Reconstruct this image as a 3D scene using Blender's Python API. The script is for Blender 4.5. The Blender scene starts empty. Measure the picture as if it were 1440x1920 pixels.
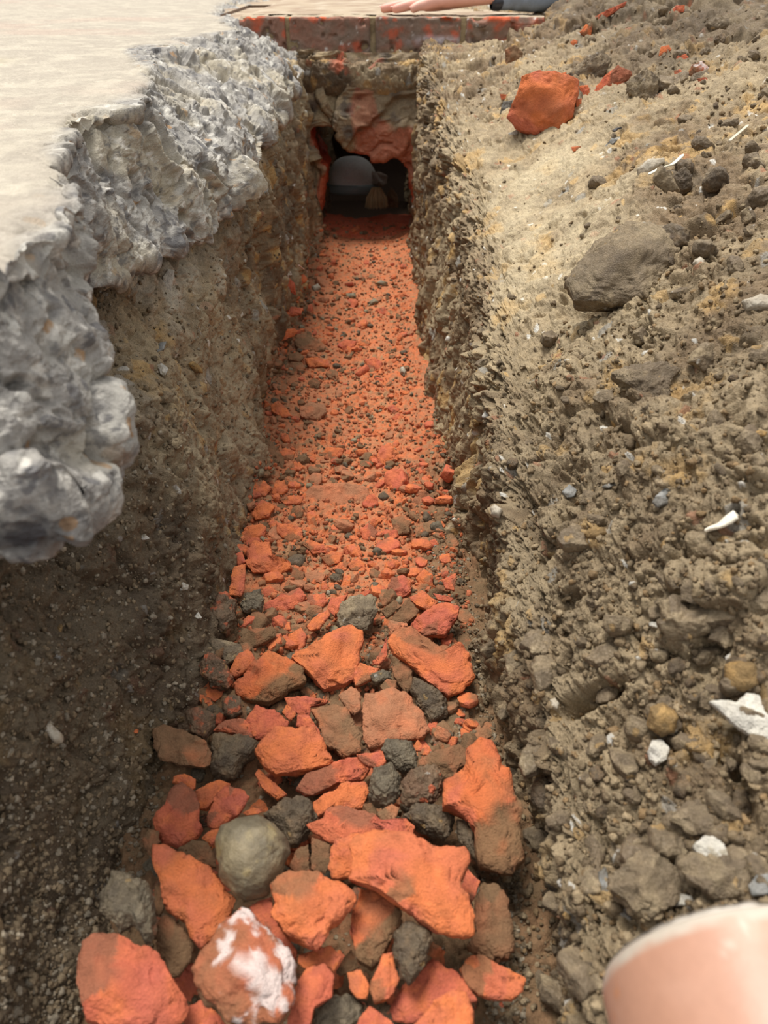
import bpy, math, random
import numpy as np
from mathutils import Vector, Matrix
from mathutils.bvhtree import BVHTree

# ------------------------------------------------------------------ camera, sky, sun, exposure
PITCH = math.radians(36.5); F = 1400.0; CAM = np.array([0.0, 0.0, 0.6])
S = bpy.context.scene
COL = S.collection
cd = bpy.data.cameras.new('camera'); cam = bpy.data.objects.new('camera', cd); COL.objects.link(cam)
cam.location = CAM.tolist(); cam.rotation_euler = (math.radians(90) - PITCH, 0, 0)
cd.sensor_fit = 'VERTICAL'; cd.sensor_height = 36.0; cd.lens = 36.0 * F / 1920.0
cd.clip_start = 0.01; cd.clip_end = 100
cd.dof.use_dof = True; cd.dof.focus_distance = 0.85; cd.dof.aperture_fstop = 9.0
S.camera = cam
S.view_settings.view_transform = 'Standard'; S.view_settings.look = 'None'
S.view_settings.gamma = 1.0; S.view_settings.use_curve_mapping = False
S.view_settings.exposure = 0.36

w = bpy.data.worlds.new('sky'); S.world = w; w.use_nodes = True
nt = w.node_tree; nt.nodes.clear()
out = nt.nodes.new('ShaderNodeOutputWorld'); bg = nt.nodes.new('ShaderNodeBackground')
tc = nt.nodes.new('ShaderNodeTexCoord'); sp = nt.nodes.new('ShaderNodeSeparateXYZ'); rp = nt.nodes.new('ShaderNodeValToRGB')
nt.links.new(tc.outputs['Generated'], sp.inputs[0]); nt.links.new(sp.outputs['Z'], rp.inputs[0])
rp.color_ramp.elements[0].position = 0.0; rp.color_ramp.elements[0].color = (0.42, 0.42, 0.43, 1)
rp.color_ramp.elements[1].position = 0.9; rp.color_ramp.elements[1].color = (1.0, 1.01, 1.04, 1)
nt.links.new(rp.outputs[0], bg.inputs[0]); bg.inputs[1].default_value = .95
nt.links.new(bg.outputs[0], out.inputs[0])
sl = bpy.data.lights.new('sun', 'SUN'); sl.energy = 3.4; sl.angle = math.radians(22); sl.color = (1.0, 0.97, 0.92)
so = bpy.data.objects.new('sun', sl); COL.objects.link(so)
so.rotation_euler = Vector((-0.22, 0.20, 0.95)).to_track_quat('Z', 'Y').to_euler()

# ------------------------------------------------------------------ geometry of the view
_c, _s = math.cos(PITCH), math.sin(PITCH)
FW = np.array([0, _c, -_s]); UP = np.array([0, _s, _c]); RT = np.array([1.0, 0, 0])
def ray(px, py):
    d = FW + RT * ((px - 720) / F) + UP * ((960 - py) / F)
    return d
def at_z(px, py, z):
    d = ray(px, py); return CAM + d * ((z - CAM[2]) / d[2])
def project(P):
    Q = P - CAM; zc = Q @ FW
    return 720 + F * (Q @ RT) / zc, 960 - F * (Q @ UP) / zc, zc

# ------------------------------------------------------------------ noise
def _h(x, y, z, s):
    with np.errstate(over='ignore'):
        h = (x.astype(np.int64) * 374761393 + y.astype(np.int64) * 668265263 + z.astype(np.int64) * 2147483647 + s * 1274126177) & 0xffffffff
        h = ((h ^ (h >> 13)) * 1274126177) & 0xffffffff
        h = ((h ^ (h >> 15)) * 2246822519) & 0xffffffff
        h = h ^ (h >> 16)
    return (h & 0xffffff).astype(np.float32) / float(0xffffff)
def vnoise(P, scale, seed=0):
    Q = P / scale; i = np.floor(Q); f = (Q - i).astype(np.float32); i = i.astype(np.int64)
    f = f * f * f * (f * (f * 6 - 15) + 10)
    r = np.zeros(len(P), np.float32)
    for a in (0, 1):
        wa = f[:, 0] if a else 1 - f[:, 0]
        for b in (0, 1):
            wb = f[:, 1] if b else 1 - f[:, 1]
            for c in (0, 1):
                wc = f[:, 2] if c else 1 - f[:, 2]
                r += wa * wb * wc * _h(i[:, 0] + a, i[:, 1] + b, i[:, 2] + c, seed)
    return r * 2 - 1
def fbm(P, scale, octv=4, seed=0, gain=0.5):
    r = 0; a = 1.0; t = 0
    M = np.array([[.8, .6, 0], [-.48, .64, .6], [.36, -.48, .8]])
    for k in range(octv):
        r = r + a * vnoise(P, scale, seed + k * 17); t += a; a *= gain; scale *= 0.49; P = P @ M
    return r / t
def worley(P, scale, seed=0, jit=0.9, facet=False):
    Q = P / scale; i = np.floor(Q).astype(np.int64); f = (Q - i).astype(np.float32)
    F1 = np.full(len(P), 9., np.float32); F2 = F1.copy(); ID = np.zeros(len(P), np.float32); T = np.zeros(len(P), np.float32)
    for a in (-1, 0, 1):
        for b in (-1, 0, 1):
            for c in (-1, 0, 1):
                x, y, z = i[:, 0] + a, i[:, 1] + b, i[:, 2] + c
                h0 = _h(x, y, z, seed); h1 = _h(x, y, z, seed + 1); h2 = _h(x, y, z, seed + 2)
                dx = a + .5 + (h0 - .5) * jit - f[:, 0]; dy = b + .5 + (h1 - .5) * jit - f[:, 1]; dz = c + .5 + (h2 - .5) * jit - f[:, 2]
                d = (dx * dx + dy * dy + dz * dz).astype(np.float32); m = d < F1
                F2 = np.where(m, F1, np.minimum(F2, d)); h5 = _h(x, y, z, seed + 5); ID = np.where(m, h5, ID); F1 = np.where(m, d, F1)
                if facet: T = np.where(m, dx * (h5 * 2 - 1) + dy * (((h0 * 7.3) % 1) * 2 - 1) + dz * (((h1 * 9.7) % 1) * 2 - 1), T)
    if facet: return np.sqrt(F1), np.sqrt(F2), ID, T
    return np.sqrt(F1), np.sqrt(F2), ID
def lump(F1, F2, k=5.0):
    e = np.clip(F2 - F1, 0, 1); return 1 - np.exp(-e * k)
def warp(P, scale, amp, seed):
    return P + np.stack([vnoise(P, scale, seed), vnoise(P, scale, seed + 3), vnoise(P, scale, seed + 7)], 1) * amp
def sm(a, b, x):
    t = np.clip((x - a) / (b - a), 0, 1); return t * t * (3 - 2 * t)
def lin(c):
    c = np.array(c, float) / 255.0
    return np.where(c <= 0.04045, c / 12.92, ((c + 0.055) / 1.055) ** 2.4)
def mix(A, B, t):
    t = np.asarray(t)[:, None]; return A * (1 - t) + B * t

# ------------------------------------------------------------------ materials
def material(name, rough=0.9, bump=0.3, bscale=900, vary=0.3, spec=0.25, sparkle=False, coat=0, big=0.0, bdist=0.0015):
    m = bpy.data.materials.new(name); m.use_nodes = True; t = m.node_tree; N = t.nodes; L = t.links
    b = N['Principled BSDF']; b.inputs['Roughness'].default_value = rough
    b.inputs['Specular IOR Level'].default_value = spec
    a = N.new('ShaderNodeAttribute'); a.attribute_name = 'Col'
    c = N.new('ShaderNodeTexCoord')
    n = N.new('ShaderNodeTexNoise'); n.inputs['Scale'].default_value = bscale; n.inputs['Detail'].default_value = 5
    n2 = N.new('ShaderNodeTexNoise'); n2.inputs['Scale'].default_value = bscale * 0.22; n2.inputs['Detail'].default_value = 6; n2.inputs['Roughness'].default_value = .65
    L.new(c.outputs['Object'], n.inputs['Vector']); L.new(c.outputs['Object'], n2.inputs['Vector'])
    ad = N.new('ShaderNodeMath'); ad.operation = 'ADD'; L.new(n.outputs[0], ad.inputs[0]); L.new(n2.outputs[0], ad.inputs[1])
    mr = N.new('ShaderNodeMapRange'); L.new(ad.outputs[0], mr.inputs[0])
    mr.inputs[1].default_value = 0.65; mr.inputs[2].default_value = 1.35; mr.inputs[3].default_value = 1 - vary; mr.inputs[4].default_value = 1 + vary
    mu = N.new('ShaderNodeVectorMath'); mu.operation = 'SCALE'; L.new(a.outputs['Color'], mu.inputs[0]); L.new(mr.outputs[0], mu.inputs['Scale'])
    L.new(mu.outputs[0], b.inputs['Base Color'])
    bp = N.new('ShaderNodeBump'); bp.inputs['Strength'].default_value = bump; bp.inputs['Distance'].default_value = bdist
    L.new(ad.outputs[0], bp.inputs['Height']); L.new(bp.outputs[0], b.inputs['Normal'])
    if sparkle:
        v = N.new('ShaderNodeMapRange'); L.new(n.outputs[0], v.inputs[0]); v.inputs[1].default_value = .45; v.inputs[2].default_value = .7
        v.inputs[3].default_value = rough; v.inputs[4].default_value = .35; L.new(v.outputs[0], b.inputs['Roughness'])
    return m
M_SOIL = material('damp_soil', .85, .8, 800, .38, .35, sparkle=True)
M_FLOOR = material('brick_dust', .95, .8, 900, .3, .15)
M_CONC = material('broken_concrete', .8, .7, 700, .2, .3)
M_BRICK = material('fired_brick', .9, .85, 700, .22, .2)
M_STONE = material('pebble_stone', .6, .4, 700, .2, .4)
M_PIPE = material('clay_coloured_plastic', .42, .06, 260, .05, .45)
M_SKIN = material('skin', .5, .1, 300, .05, .4)
M_CLOTH = material('cloth', .9, .3, 500, .15, .2)
M_DARK = material('dark_plastic', .35, .05, 300, .05, .4)

def mesh_from(name, V, Fc, Cc, mat, smooth=True):
    V = np.asarray(V, np.float32); Fc = np.asarray(Fc, np.int32); k = Fc.shape[1]
    me = bpy.data.meshes.new(name); me.vertices.add(len(V)); me.vertices.foreach_set('co', V.ravel())
    me.loops.add(Fc.size); me.loops.foreach_set('vertex_index', Fc.ravel())
    me.polygons.add(len(Fc)); me.polygons.foreach_set('loop_start', np.arange(0, Fc.size, k, dtype=np.int32))
    if smooth: me.polygons.foreach_set('use_smooth', np.ones(len(Fc), bool))
    me.update(calc_edges=True)
    if Cc is not None:
        a = me.color_attributes.new('Col', 'FLOAT_COLOR', 'POINT')
        c4 = np.ones((len(V), 4), np.float32); c4[:, :3] = np.clip(Cc, 0, 1); a.data.foreach_set('color', c4.ravel())
    me.materials.append(mat); return me
def link(name, me, label=None, cat=None, group=None, kind=None, parent=None, loc=None):
    o = bpy.data.objects.new(name, me); COL.objects.link(o)
    if label: o['label'] = label
    if cat: o['category'] = cat
    if group: o['group'] = group
    if kind: o['kind'] = kind
    if parent is not None: o.parent = parent
    if loc is not None: o.location = loc
    return o
def grid_faces(nu, nv, wrap=False):
    i = np.arange(nu - (0 if wrap else 1))[:, None]; j = np.arange(nv - 1)[None, :]
    i2 = (i + 1) % nu
    return np.stack([i * nv + j, i2 * nv + j, i2 * nv + j + 1, i * nv + j + 1], -1).reshape(-1, 4)
def catmull(A, n, axis=0, wrap=False):
    A = np.moveaxis(A, axis, 0); k = len(A)
    t = np.linspace(0, k if wrap else k - 1, n, endpoint=not wrap); i = np.floor(t).astype(int)
    if not wrap: i = np.clip(i, 0, k - 2)
    f = (t - i).reshape((-1,) + (1,) * (A.ndim - 1))
    g = (lambda j: A[j % k]) if wrap else (lambda j: A[np.clip(j, 0, k - 1)])
    p0, p1, p2, p3 = g(i - 1), g(i), g(i + 1), g(i + 2)
    r = .5 * ((2 * p1) + (-p0 + p2) * f + (2 * p0 - 5 * p1 + 4 * p2 - p3) * f * f + (-p0 + 3 * p1 - 3 * p2 + p3) * f ** 3)
    return np.moveaxis(r, 0, axis)
def grid_normals(G, flip=False):
    du = np.gradient(G, axis=0); dv = np.gradient(G, axis=1); n = np.cross(du, dv)
    n /= np.linalg.norm(n, axis=-1, keepdims=True) + 1e-12
    return -n if flip else n
SCAN = []   # coarse copies of the ground for finding where things rest
def register(V, Fc):
    SCAN.append(BVHTree.FromPolygons([tuple(v) for v in V.tolist()], Fc.tolist()))
def hit(px, py):
    d = ray(px, py); d = Vector(d / np.linalg.norm(d)); best = None
    for b in SCAN:
        r = b.ray_cast(Vector(CAM), d)
        if r[0] is not None and (best is None or r[3] < best[1]): best = (r, r[3])
    return None if best is None else (np.array(best[0][0]), np.array(best[0][1]))
def coarse(G, step=4):
    H = G[::step, ::step]; register(H.reshape(-1, 3), grid_faces(H.shape[0], H.shape[1]))

# ------------------------------------------------------------------ soil
BROWN = lin((118, 98, 72)); TAN = lin((152, 134, 104)); DARK = lin((80, 67, 51)); OCHRE = lin((178, 142, 84)); GREY = lin((150, 146, 136)); WHITE = lin((215, 212, 202))
ORANGE = lin((196, 106, 64)); RUST = lin((146, 88, 60)); DUST = lin((170, 110, 78))
def clods(P, k=1.0, seed=1, stretch=None):
    Q = warp(P, .03, .006, seed + 90); Q = warp(Q, .008, .003, seed + 95)
    f1, f2, i1, t1 = worley(Q, .050, seed, facet=True); g1, g2, i2, t2 = worley(Q, .020, seed + 20, facet=True); h1, h2, i3, t3 = worley(Q, .0085, seed + 40, facet=True)
    big = fbm(P, .16, 4, seed + 60)
    m1 = sm(-.25, .3, fbm(P, .09, 2, seed + 70)); m2 = .3 + .7 * sm(-.3, .25, fbm(P, .05, 3, seed + 77))
    d = big * .020 + k * (m1 * lump(f1, f2, 9) * (.020 * i1 + .016 * t1) + m2 * lump(g1, g2, 7) * (.0085 * (.1 + i2) + .009 * t2) + lump(h1, h2, 5) * (.0026 * (.3 + i3) + .0032 * t3)) - k * (m1 * .009 + m2 * .004)
    d += fbm(Q, .012, 5, seed + 50, .62) * .0062 * (.35 + .65 * k)
    d -= k * .015 * sm(.2, .55, fbm(Q, .03, 4, seed + 55, .6))      # pits and gaps between the clods
    return d, (i1, i2, i3, f1, g1, h1)
def soil_colour(P, ids, seed=1, light=0.0):
    i1, i2, i3, f1, g1, h1 = ids
    n = fbm(P, .12, 4, seed + 200); n2 = fbm(P, .03, 4, seed + 210)
    C = mix(np.tile(BROWN, (len(P), 1)), TAN, sm(-.15, .5, n + n2 * .5 + light))
    C = mix(C, DARK, sm(.0, .5, -n + .6 * n2 - light) * .75)
    C = mix(C, OCHRE, sm(.28, .5, fbm(P, .05, 4, seed + 220)) * .6)
    C = C * (0.84 + .32 * i2[:, None]) * (0.90 + .2 * i3[:, None])
    C = mix(C, OCHRE, (i2 > .94) * .55 * (g1 < .42)); C = mix(C, GREY, ((i2 < .05) & (g1 < .4)) * .7)
    C = mix(C, WHITE, ((i3 > .975) & (h1 < .36)) * .8); C = mix(C, OCHRE * 1.2, ((i3 < .015) & (h1 < .4)) * .6)
    C = mix(C, RUST, ((i3 > .955) & (i3 < .965)) * .6)
    return C
# ------------------------------------------------------------------ right bank
def right_bank():
    T = [ # D : edge x | shoulder x,z | mid | upper | outer
        (3.2, .09, .10, .46, .22, .48, .42, .52, .75, .66, 1.6, .80),
        (2.5, .09, .10, .45, .22, .47, .42, .52, .75, .66, 1.6, .78),
        (2.12, .085, .095, .42, .20, .425, .33, .45, .70, .60, 1.5, .74),
        (1.85, .082, .095, .39, .20, .42, .33, .44, .62, .58, 1.4, .70),
        (1.55, .08, .11, .345, .22, .395, .36, .445, .60, .53, 1.3, .62),
        (1.30, .078, .125, .30, .23, .36, .36, .425, .58, .49, 1.2, .55),
        (1.10, .086, .13, .265, .23, .335, .36, .405, .55, .455, 1.1, .50),
        (.93, .098, .13, .235, .22, .31, .34, .385, .50, .43, 1.0, .47),
        (.78, .112, .122, .212, .20, .285, .30, .355, .45, .41, .9, .44),
        (.66, .112, .114, .20, .18, .27, .27, .335, .40, .39, .8, .42),
        (.55, .110, .106, .19, .165, .258, .25, .32, .37, .37, .8, .40),
        (.45, .108, .103, .17, .15, .24, .22, .30, .33, .35, .8, .38),
        (.36, .108, .104, .15, .145, .205, .20, .26, .31, .32, .8, .36),
        (.27, .108, .108, .14, .15, .18, .20, .215, .30, .25, .8, .33),
        (.18, .108, .110, .14, .15, .175, .20, .205, .30, .23, .8, .32),
        (.02, .108, .112, .14, .15, .175, .20, .205, .30, .23, .8, .32)]
    A = []
    for r in T:
        D, xe, xs, zs, xm, zm, xu, zu, xo, zo, xf, zf = r
        A.append([(xe - .012, D, -.05), (xe, D, .03), (lerp(xe, xs, .45), D, lerp(0, zs, .6)), (xs, D, zs), (lerp(xs, xm, .45), D, lerp(zs, zm, .55)), (xm, D, zm), (lerp(xm, xu, .5), D, lerp(zm, zu, .52)), (xu, D, zu), (xo, D, zo), (xf, D, zf)])
    A = np.array(A, float)
    G = catmull(catmull(A, 1250, 0), 800, 1)
    # finer spacing near the trench, coarser at the outer side
    n = grid_normals(G, flip=False)
    if n[600, 400, 2] < 0: n = -n
    P = G.reshape(-1, 3); N = n.reshape(-1, 3)
    u = np.tile(np.linspace(0, 9, 800), 1250)
    D = P[:, 1]
    smooth = np.exp(-((D - 1.12) / .36) ** 2) * sm(2.6, 4.0, u) * sm(7.6, 5.6, u)          # trodden, compacted patch
    face = sm(4.0, 2.2, u)
    k = 1.0 - .72 * smooth
    k *= (1 + .35 * sm(6, 8, u) * sm(.8, 1.6, D))
    Ps = P.copy(); Ps[:, 2] *= (1 - .45 * face)
    d, ids = clods(Ps, k, 11)
    # terraces of the spade-cut side and lumpy ledges
    d += face * fbm(P * np.array([1, 1, .35]), .07, 4, 301) * .016 + face * fbm(P * np.array([1, 1, .3]), .02, 3, 303) * .006
    d += (1 - face) * fbm(P @ np.array([[.8, .3, 0], [-.3, .25, 0], [0, 0, 1.]]), .10, 3, 305) * .018 * (1 - .5 * smooth)
    qx, qy, _ = project(P)
    d -= .075 * np.exp(-(((qx - 1078) + (qy - 1300) * .9) / 32) ** 2 - ((qy - 1300 + (qx - 1078) * .3) / 17) ** 2) * (P[:, 0] > .09)     # small burrow
    d -= .022 * np.exp(-((qx - 1105) / 60) ** 2 - ((qy - 560 + (qx - 1105) * .12) / 20) ** 2)       # hollow under the bedded stone
    d -= .03 * np.exp(-((qx - 1385 - (qy - 1480) * .35) / 16) ** 2 - ((qy - 1480) / 60) ** 2)
    P = P + N * d[:, None]
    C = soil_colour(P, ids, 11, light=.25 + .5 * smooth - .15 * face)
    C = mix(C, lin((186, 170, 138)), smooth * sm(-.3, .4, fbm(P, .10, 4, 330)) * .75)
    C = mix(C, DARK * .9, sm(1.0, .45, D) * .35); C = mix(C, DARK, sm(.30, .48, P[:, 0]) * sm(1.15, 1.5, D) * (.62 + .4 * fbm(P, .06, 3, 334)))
    C = mix(C, RUST, sm(.2, .5, fbm(P, .03, 3, 332)) * sm(.06, .0, P[:, 2]) * .7)
    C = mix(C, ORANGE * .9, sm(.45, .6, fbm(P, .035, 3, 333)) * sm(.3, .6, P[:, 0]) * sm(1.5, 1.8, D) * .7)
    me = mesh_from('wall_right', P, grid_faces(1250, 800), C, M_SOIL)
    coarse(P.reshape(1250, 800, 3))
    link('wall_right', me, 'brown clay and gravel bank on the right of the trench', kind='structure')
def lerp(a, b, t): return a + (b - a) * t
right_bank()

# ------------------------------------------------------------------ left wall of soil under the slab
def left_wall():
    T = [(3.2, -.19, -.2, .38), (2.5, -.19, -.2, .38), (2.15, -.182, -.20, .38), (1.85, -.182, -.195, .37), (1.6, -.185, -.19, .36), (1.4, -.188, -.195, .345), (1.2, -.19, -.205, .335), (1.05, -.192, -.225, .33),
         (.92, -.19, -.235, .32), (.82, -.184, -.26, .315), (.72, -.178, -.27, .315), (.62, -.176, -.275, .32), (.52, -.18, -.28, .32), (.44, -.19, -.285, .33), (.36, -.20, -.29, .33), (.28, -.205, -.30, .34), (.18, -.205, -.31, .34), (.02, -.205, -.31, .34)]
    A = []
    for D, xe, xt, zt in T:
        A.append([(xe + .015, D, -.05), (xe, D, .03), (lerp(xe, xt, .22), D, .12), (lerp(xe, xt, .6), D, .21), (xt, D, zt - .03), (xt - .06, D, zt + .025), (xt - .35, D, zt + .03)])
    G = catmull(catmull(np.array(A, float), 1100, 0), 520, 1)
    n = grid_normals(G)
    if n[550, 100, 0] < 0: n = -n
    P = G.reshape(-1, 3); N = n.reshape(-1, 3); D = P[:, 1]
    Ps = P * np.array([1, 1, .8])
    d, ids = clods(Ps, .62, 23)
    d += fbm(P * np.array([1, 1.2, .28]), .05, 4, 401) * .018 * sm(.9, 1.25, D)
    d += fbm(P, .11, 4, 402) * .022
    P = P + N * d[:, None]
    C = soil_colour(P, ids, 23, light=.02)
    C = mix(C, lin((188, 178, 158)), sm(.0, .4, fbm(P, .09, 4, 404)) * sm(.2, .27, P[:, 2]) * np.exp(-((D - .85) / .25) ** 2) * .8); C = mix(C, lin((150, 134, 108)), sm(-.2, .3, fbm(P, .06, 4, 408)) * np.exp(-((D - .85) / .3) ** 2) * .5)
    C = mix(C, DARK * .72, sm(.85, .45, D) * .8)  # shade below the overhanging slab, painted into the near end of the soil
    C = mix(C, RUST, sm(.05, .45, fbm(P, .03, 3, 406)) * sm(.06, .0, P[:, 2]) * .7)
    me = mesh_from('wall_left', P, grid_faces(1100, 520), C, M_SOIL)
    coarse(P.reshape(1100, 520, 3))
    link('wall_left', me, 'soil side of the trench under the concrete, near end coloured darker as shade', kind='structure')
left_wall()

# ------------------------------------------------------------------ trench floor
def floor_z(X, Y):
    return .045 * sm(.78, .42, Y) - .012 * np.exp(-((X + .04) / .10) ** 2) - .10 * sm(2.12, 2.32, Y) - .05 * sm(2.0, 2.15, Y) * sm(.12, .06, abs(X + .05)) * .3
def floor_mesh():
    nu, nv = 1100, 420
    t = np.linspace(0, 1, nu); Y = .02 + 2.6 * (t ** 1.7)
    X = np.linspace(-.26, .17, nv)
    YY, XX = np.meshgrid(Y, X, indexing='ij')
    P = np.stack([XX, YY, floor_z(XX, YY)], -1).reshape(-1, 3)
    Q = warp(P, .02, .006, 500)
    g1, g2, i2 = worley(Q, .014, 501); h1, h2, i3 = worley(Q, .0062, 505); k1, k2, i1 = worley(Q, .028, 509)
    dust = sm(-.05, .25, fbm(P, .12, 3, 520) + .35 * np.exp(-((P[:, 0] + .02) / .05) ** 2) * sm(.5, .8, P[:, 1]))
    edge = np.clip(sm(.02, .075, P[:, 0]) * sm(1.05, .85, P[:, 1]) + sm(.72, .5, P[:, 1]), 0, 1); dust = dust * (1 - edge)
    amp = (1 - .75 * dust) * (1 + .5 * edge)
    d = amp * ((.45 - g1) * .010 * (.2 + i2) * (i2 > .3) + (.42 - k1) * .012 * (i1 > .6)) + (.45 - h1) * .0035 * (.3 + i3) + fbm(P, .05, 5, 530) * .006
    P[:, 2] += d
    C = np.tile(DUST, (len(P), 1))
    C = mix(C, lin((182, 116, 80)), sm(-.2, .4, fbm(P, .05, 4, 540)))
    C = mix(C, ORANGE, ((i2 > .55) & (g1 < .45)) * .65 * (1 - dust * .6)); C = mix(C, lin((150, 118, 86)), ((i2 < .22) & (g1 < .5)) * .8 * (1 - dust * .6))
    C = mix(C, ORANGE * 1.05, (i3 > .7) * .5); C = mix(C, lin((150, 112, 80)), (i3 < .2) * .45)
    brown = sm(.02, .075, P[:, 0] + .02 * fbm(P, .08, 3, 550)) * sm(1.05, .85, P[:, 1]) + sm(.72, .5, P[:, 1]) + sm(-.135, -.175, P[:, 0] + .02 * fbm(P, .05, 3, 551)) * .6
    C = mix(C, lin((112, 92, 68)), np.clip(brown * .85 + .25 * fbm(P, .03, 3, 552) * (brown > .05), 0, .92))
    C = mix(C, RUST * .7, sm(1.95, 2.2, P[:, 1]) * .75)
    me = mesh_from('floor', P, grid_faces(nu, nv), C, M_FLOOR)
    coarse(P.reshape(nu, nv, 3))
    link('floor', me, 'trench floor of orange brick dust and brown earth', kind='structure')
floor_mesh()

# ------------------------------------------------------------------ concrete slab
def slab():
    T = [(-.62, 3.6), (-.52, 2.7), (-.38, 2.15), (-.33, 1.85), (-.37, 1.62), (-.42, 1.45), (-.33, 1.2), (-.29, 1.02), (-.262, .90), (-.285, .78), (-.262, .68), (-.25, .61), (-.205, .53), (-.186, .47), (-.182, .41), (-.188, .362), (-.225, .335), (-.36, .325), (-.55, .325), (-.9, .34), (-1.3, .34)]
    B = [(-.21, 3.6, .38), (-.205, 2.7, .38), (-.20, 2.15, .375), (-.19, 1.85, .37), (-.188, 1.6, .355), (-.186, 1.4, .35), (-.188, 1.2, .335), (-.195, 1.03, .325), (-.21, .9, .325), (-.240, .77, .35), (-.248, .68, .355), (-.275, .62, .355), (-.218, .54, .35), (-.190, .49, .345), (-.178, .435, .345), (-.158, .375, .345), (-.166, .322, .345), (-.20, .300, .345), (-.5, .285, .34), (-.9, .28, .34), (-1.3, .28, .34)]
    A = []
    for i, (t, b) in enumerate(zip(T, B)):
        tx, ty = t; bx, by, bz = b; q = i / (len(T) - 1); sh = .012 + .004 * (i > 9) * (i < 17); bx -= sh; tx -= sh * .4
        if i > 13: bx += .010
        if i > 15: by += .008; ty += .008
        cx, cy = -1.4, lerp(3.6, .9, q)
        def R(f, z): return (lerp(tx, bx, f), lerp(ty, by, f), z)
        A.append([(cx, cy, .482), (lerp(tx, cx, .5), lerp(ty, cy, .5), .482), (lerp(tx, cx, .12), lerp(ty, cy, .12), .481), (tx, ty, .479), R(.22, .468), R(.5, .443), R(.85, .41), R(1.03, .375), R(.98, bz), (lerp(bx, cx, .06), lerp(by, cy, .06), bz + .004), (lerp(bx, cx, .4), lerp(by, cy, .4), bz + .004)])
    nu, nv = 1500, 620
    A = np.array(A, float)
    G = catmull(A, nu, 0)
    # denser along the broken edge
    k = A.shape[1]
    tt = np.concatenate([np.linspace(0, 2, 110, endpoint=False), np.linspace(2, 9, 470, endpoint=False), np.linspace(9, 10, 40)])
    i = np.clip(np.floor(tt).astype(int), 0, k - 2); f = (tt - i)[None, :, None]
    g = lambda j: G[:, np.clip(j, 0, k - 1)]
    p0, p1, p2, p3 = g(i - 1), g(i), g(i + 1), g(i + 2)
    G = .5 * ((2 * p1) + (-p0 + p2) * f + (2 * p0 - 5 * p1 + 4 * p2 - p3) * f * f + (-p0 + 3 * p1 - 3 * p2 + p3) * f ** 3)
    n = grid_normals(G)
    if n[700, 20, 2] < 0: n = -n
    P = G.reshape(-1, 3); N = n.reshape(-1, 3); v = np.tile(tt, nu)
    fr = sm(2.75, 3.4, v + .7 * fbm(P, .12, 4, 600)) * sm(9.8, 9.0, v)
    Q = warp(P, .04, .010, 610); Q = warp(Q, .012, .004, 611)
    a1, a2, j1, t1 = worley(Q, .080, 612, facet=True); b1, b2, j2, t2 = worley(Q, .033, 616, facet=True); c1, c2, j3 = worley(Q, .0125, 620)
    d = fr * (lump(a1, a2, 12) * (.018 * (j1 - .45) + .020 * t1) + lump(b1, b2, 7) * (.006 * (j2 - .5) + .007 * t2) + lump(c1, c2, 4) * .0030 * (j3 - .3) + fbm(Q, .08, 4, 630, .5) * .018 - .012 * sm(.2, .55, fbm(Q, .035, 3, 631, .5)) + fbm(Q, .012, 5, 632, .58) * .0034 - .002 * sm(.3, .6, fbm(P, .007, 3, 633)))
    d += (1 - fr) * (fbm(P, .08, 4, 640) * .0022 - .0012 * (j3 > .8) * sm(.4, .1, c1)) + fbm(P, .005, 3, 641) * .0008
    P = P + N * d[:, None]
    P[:, 2] = np.minimum(P[:, 2], .4815 + .002 * fbm(P, .02, 3, 645))
    C = np.tile(lin((164, 154, 138)), (len(P), 1))
    C = mix(C, lin((178, 168, 150)), sm(-.2, .5, fbm(P, .03, 4, 650)))
    C = mix(C, lin((170, 148, 132)), sm(.1, .5, fbm(P, .2, 3, 651)) * .5)
    C = mix(C, lin((176, 162, 92)), np.exp(-((P[:, 0] + .62) ** 2 + (P[:, 1] - 1.25) ** 2) / .0025) * .6)
    Cf = np.tile(lin((146, 141, 133)), (len(P), 1))
    Cf = mix(Cf, lin((174, 169, 158)), sm(-.1, .4, fbm(P, .035, 4, 652)) * .8)
    Cf = mix(Cf, lin((104, 102, 101)), sm(.05, .45, fbm(P, .018, 4, 653)) * .7)
    ag = (c1 < .38)
    Cf = mix(Cf, lin((92, 90, 90)), (ag & (j3 > .8)) * .75); Cf = mix(Cf, lin((168, 128, 82)), (ag & (j3 < .06)) * .75); Cf = mix(Cf, lin((205, 200, 188)), (ag & (j3 > .1) & (j3 < .2)) * .7)
    Cf = mix(Cf, lin((84, 82, 82)), ((b1 < .36) & (j2 > .87)) * .8); Cf = mix(Cf, lin((150, 130, 110)), ((b1 < .36) & (j2 < .07)) * .7)
    Cf = mix(Cf, lin((176, 164, 138)), sm(.1, .5, fbm(P, .09, 3, 655)) * .6)
    Cf = mix(Cf, lin((96, 93, 90)), sm(.1, .45, fbm(P, .008, 4, 660, .6)) * .75); Cf = mix(Cf, lin((206, 200, 188)), sm(.15, .5, fbm(P, .011, 4, 661, .6)) * .7)
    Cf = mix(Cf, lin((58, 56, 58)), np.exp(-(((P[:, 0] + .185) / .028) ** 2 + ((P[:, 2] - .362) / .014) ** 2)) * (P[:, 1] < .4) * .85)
    C = mix(C, Cf, fr)
    C = C * (.92 + .16 * j3[:, None])
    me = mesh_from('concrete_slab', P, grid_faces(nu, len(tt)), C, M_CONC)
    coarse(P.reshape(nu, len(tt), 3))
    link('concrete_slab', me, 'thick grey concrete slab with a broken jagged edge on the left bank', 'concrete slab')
slab()

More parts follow.
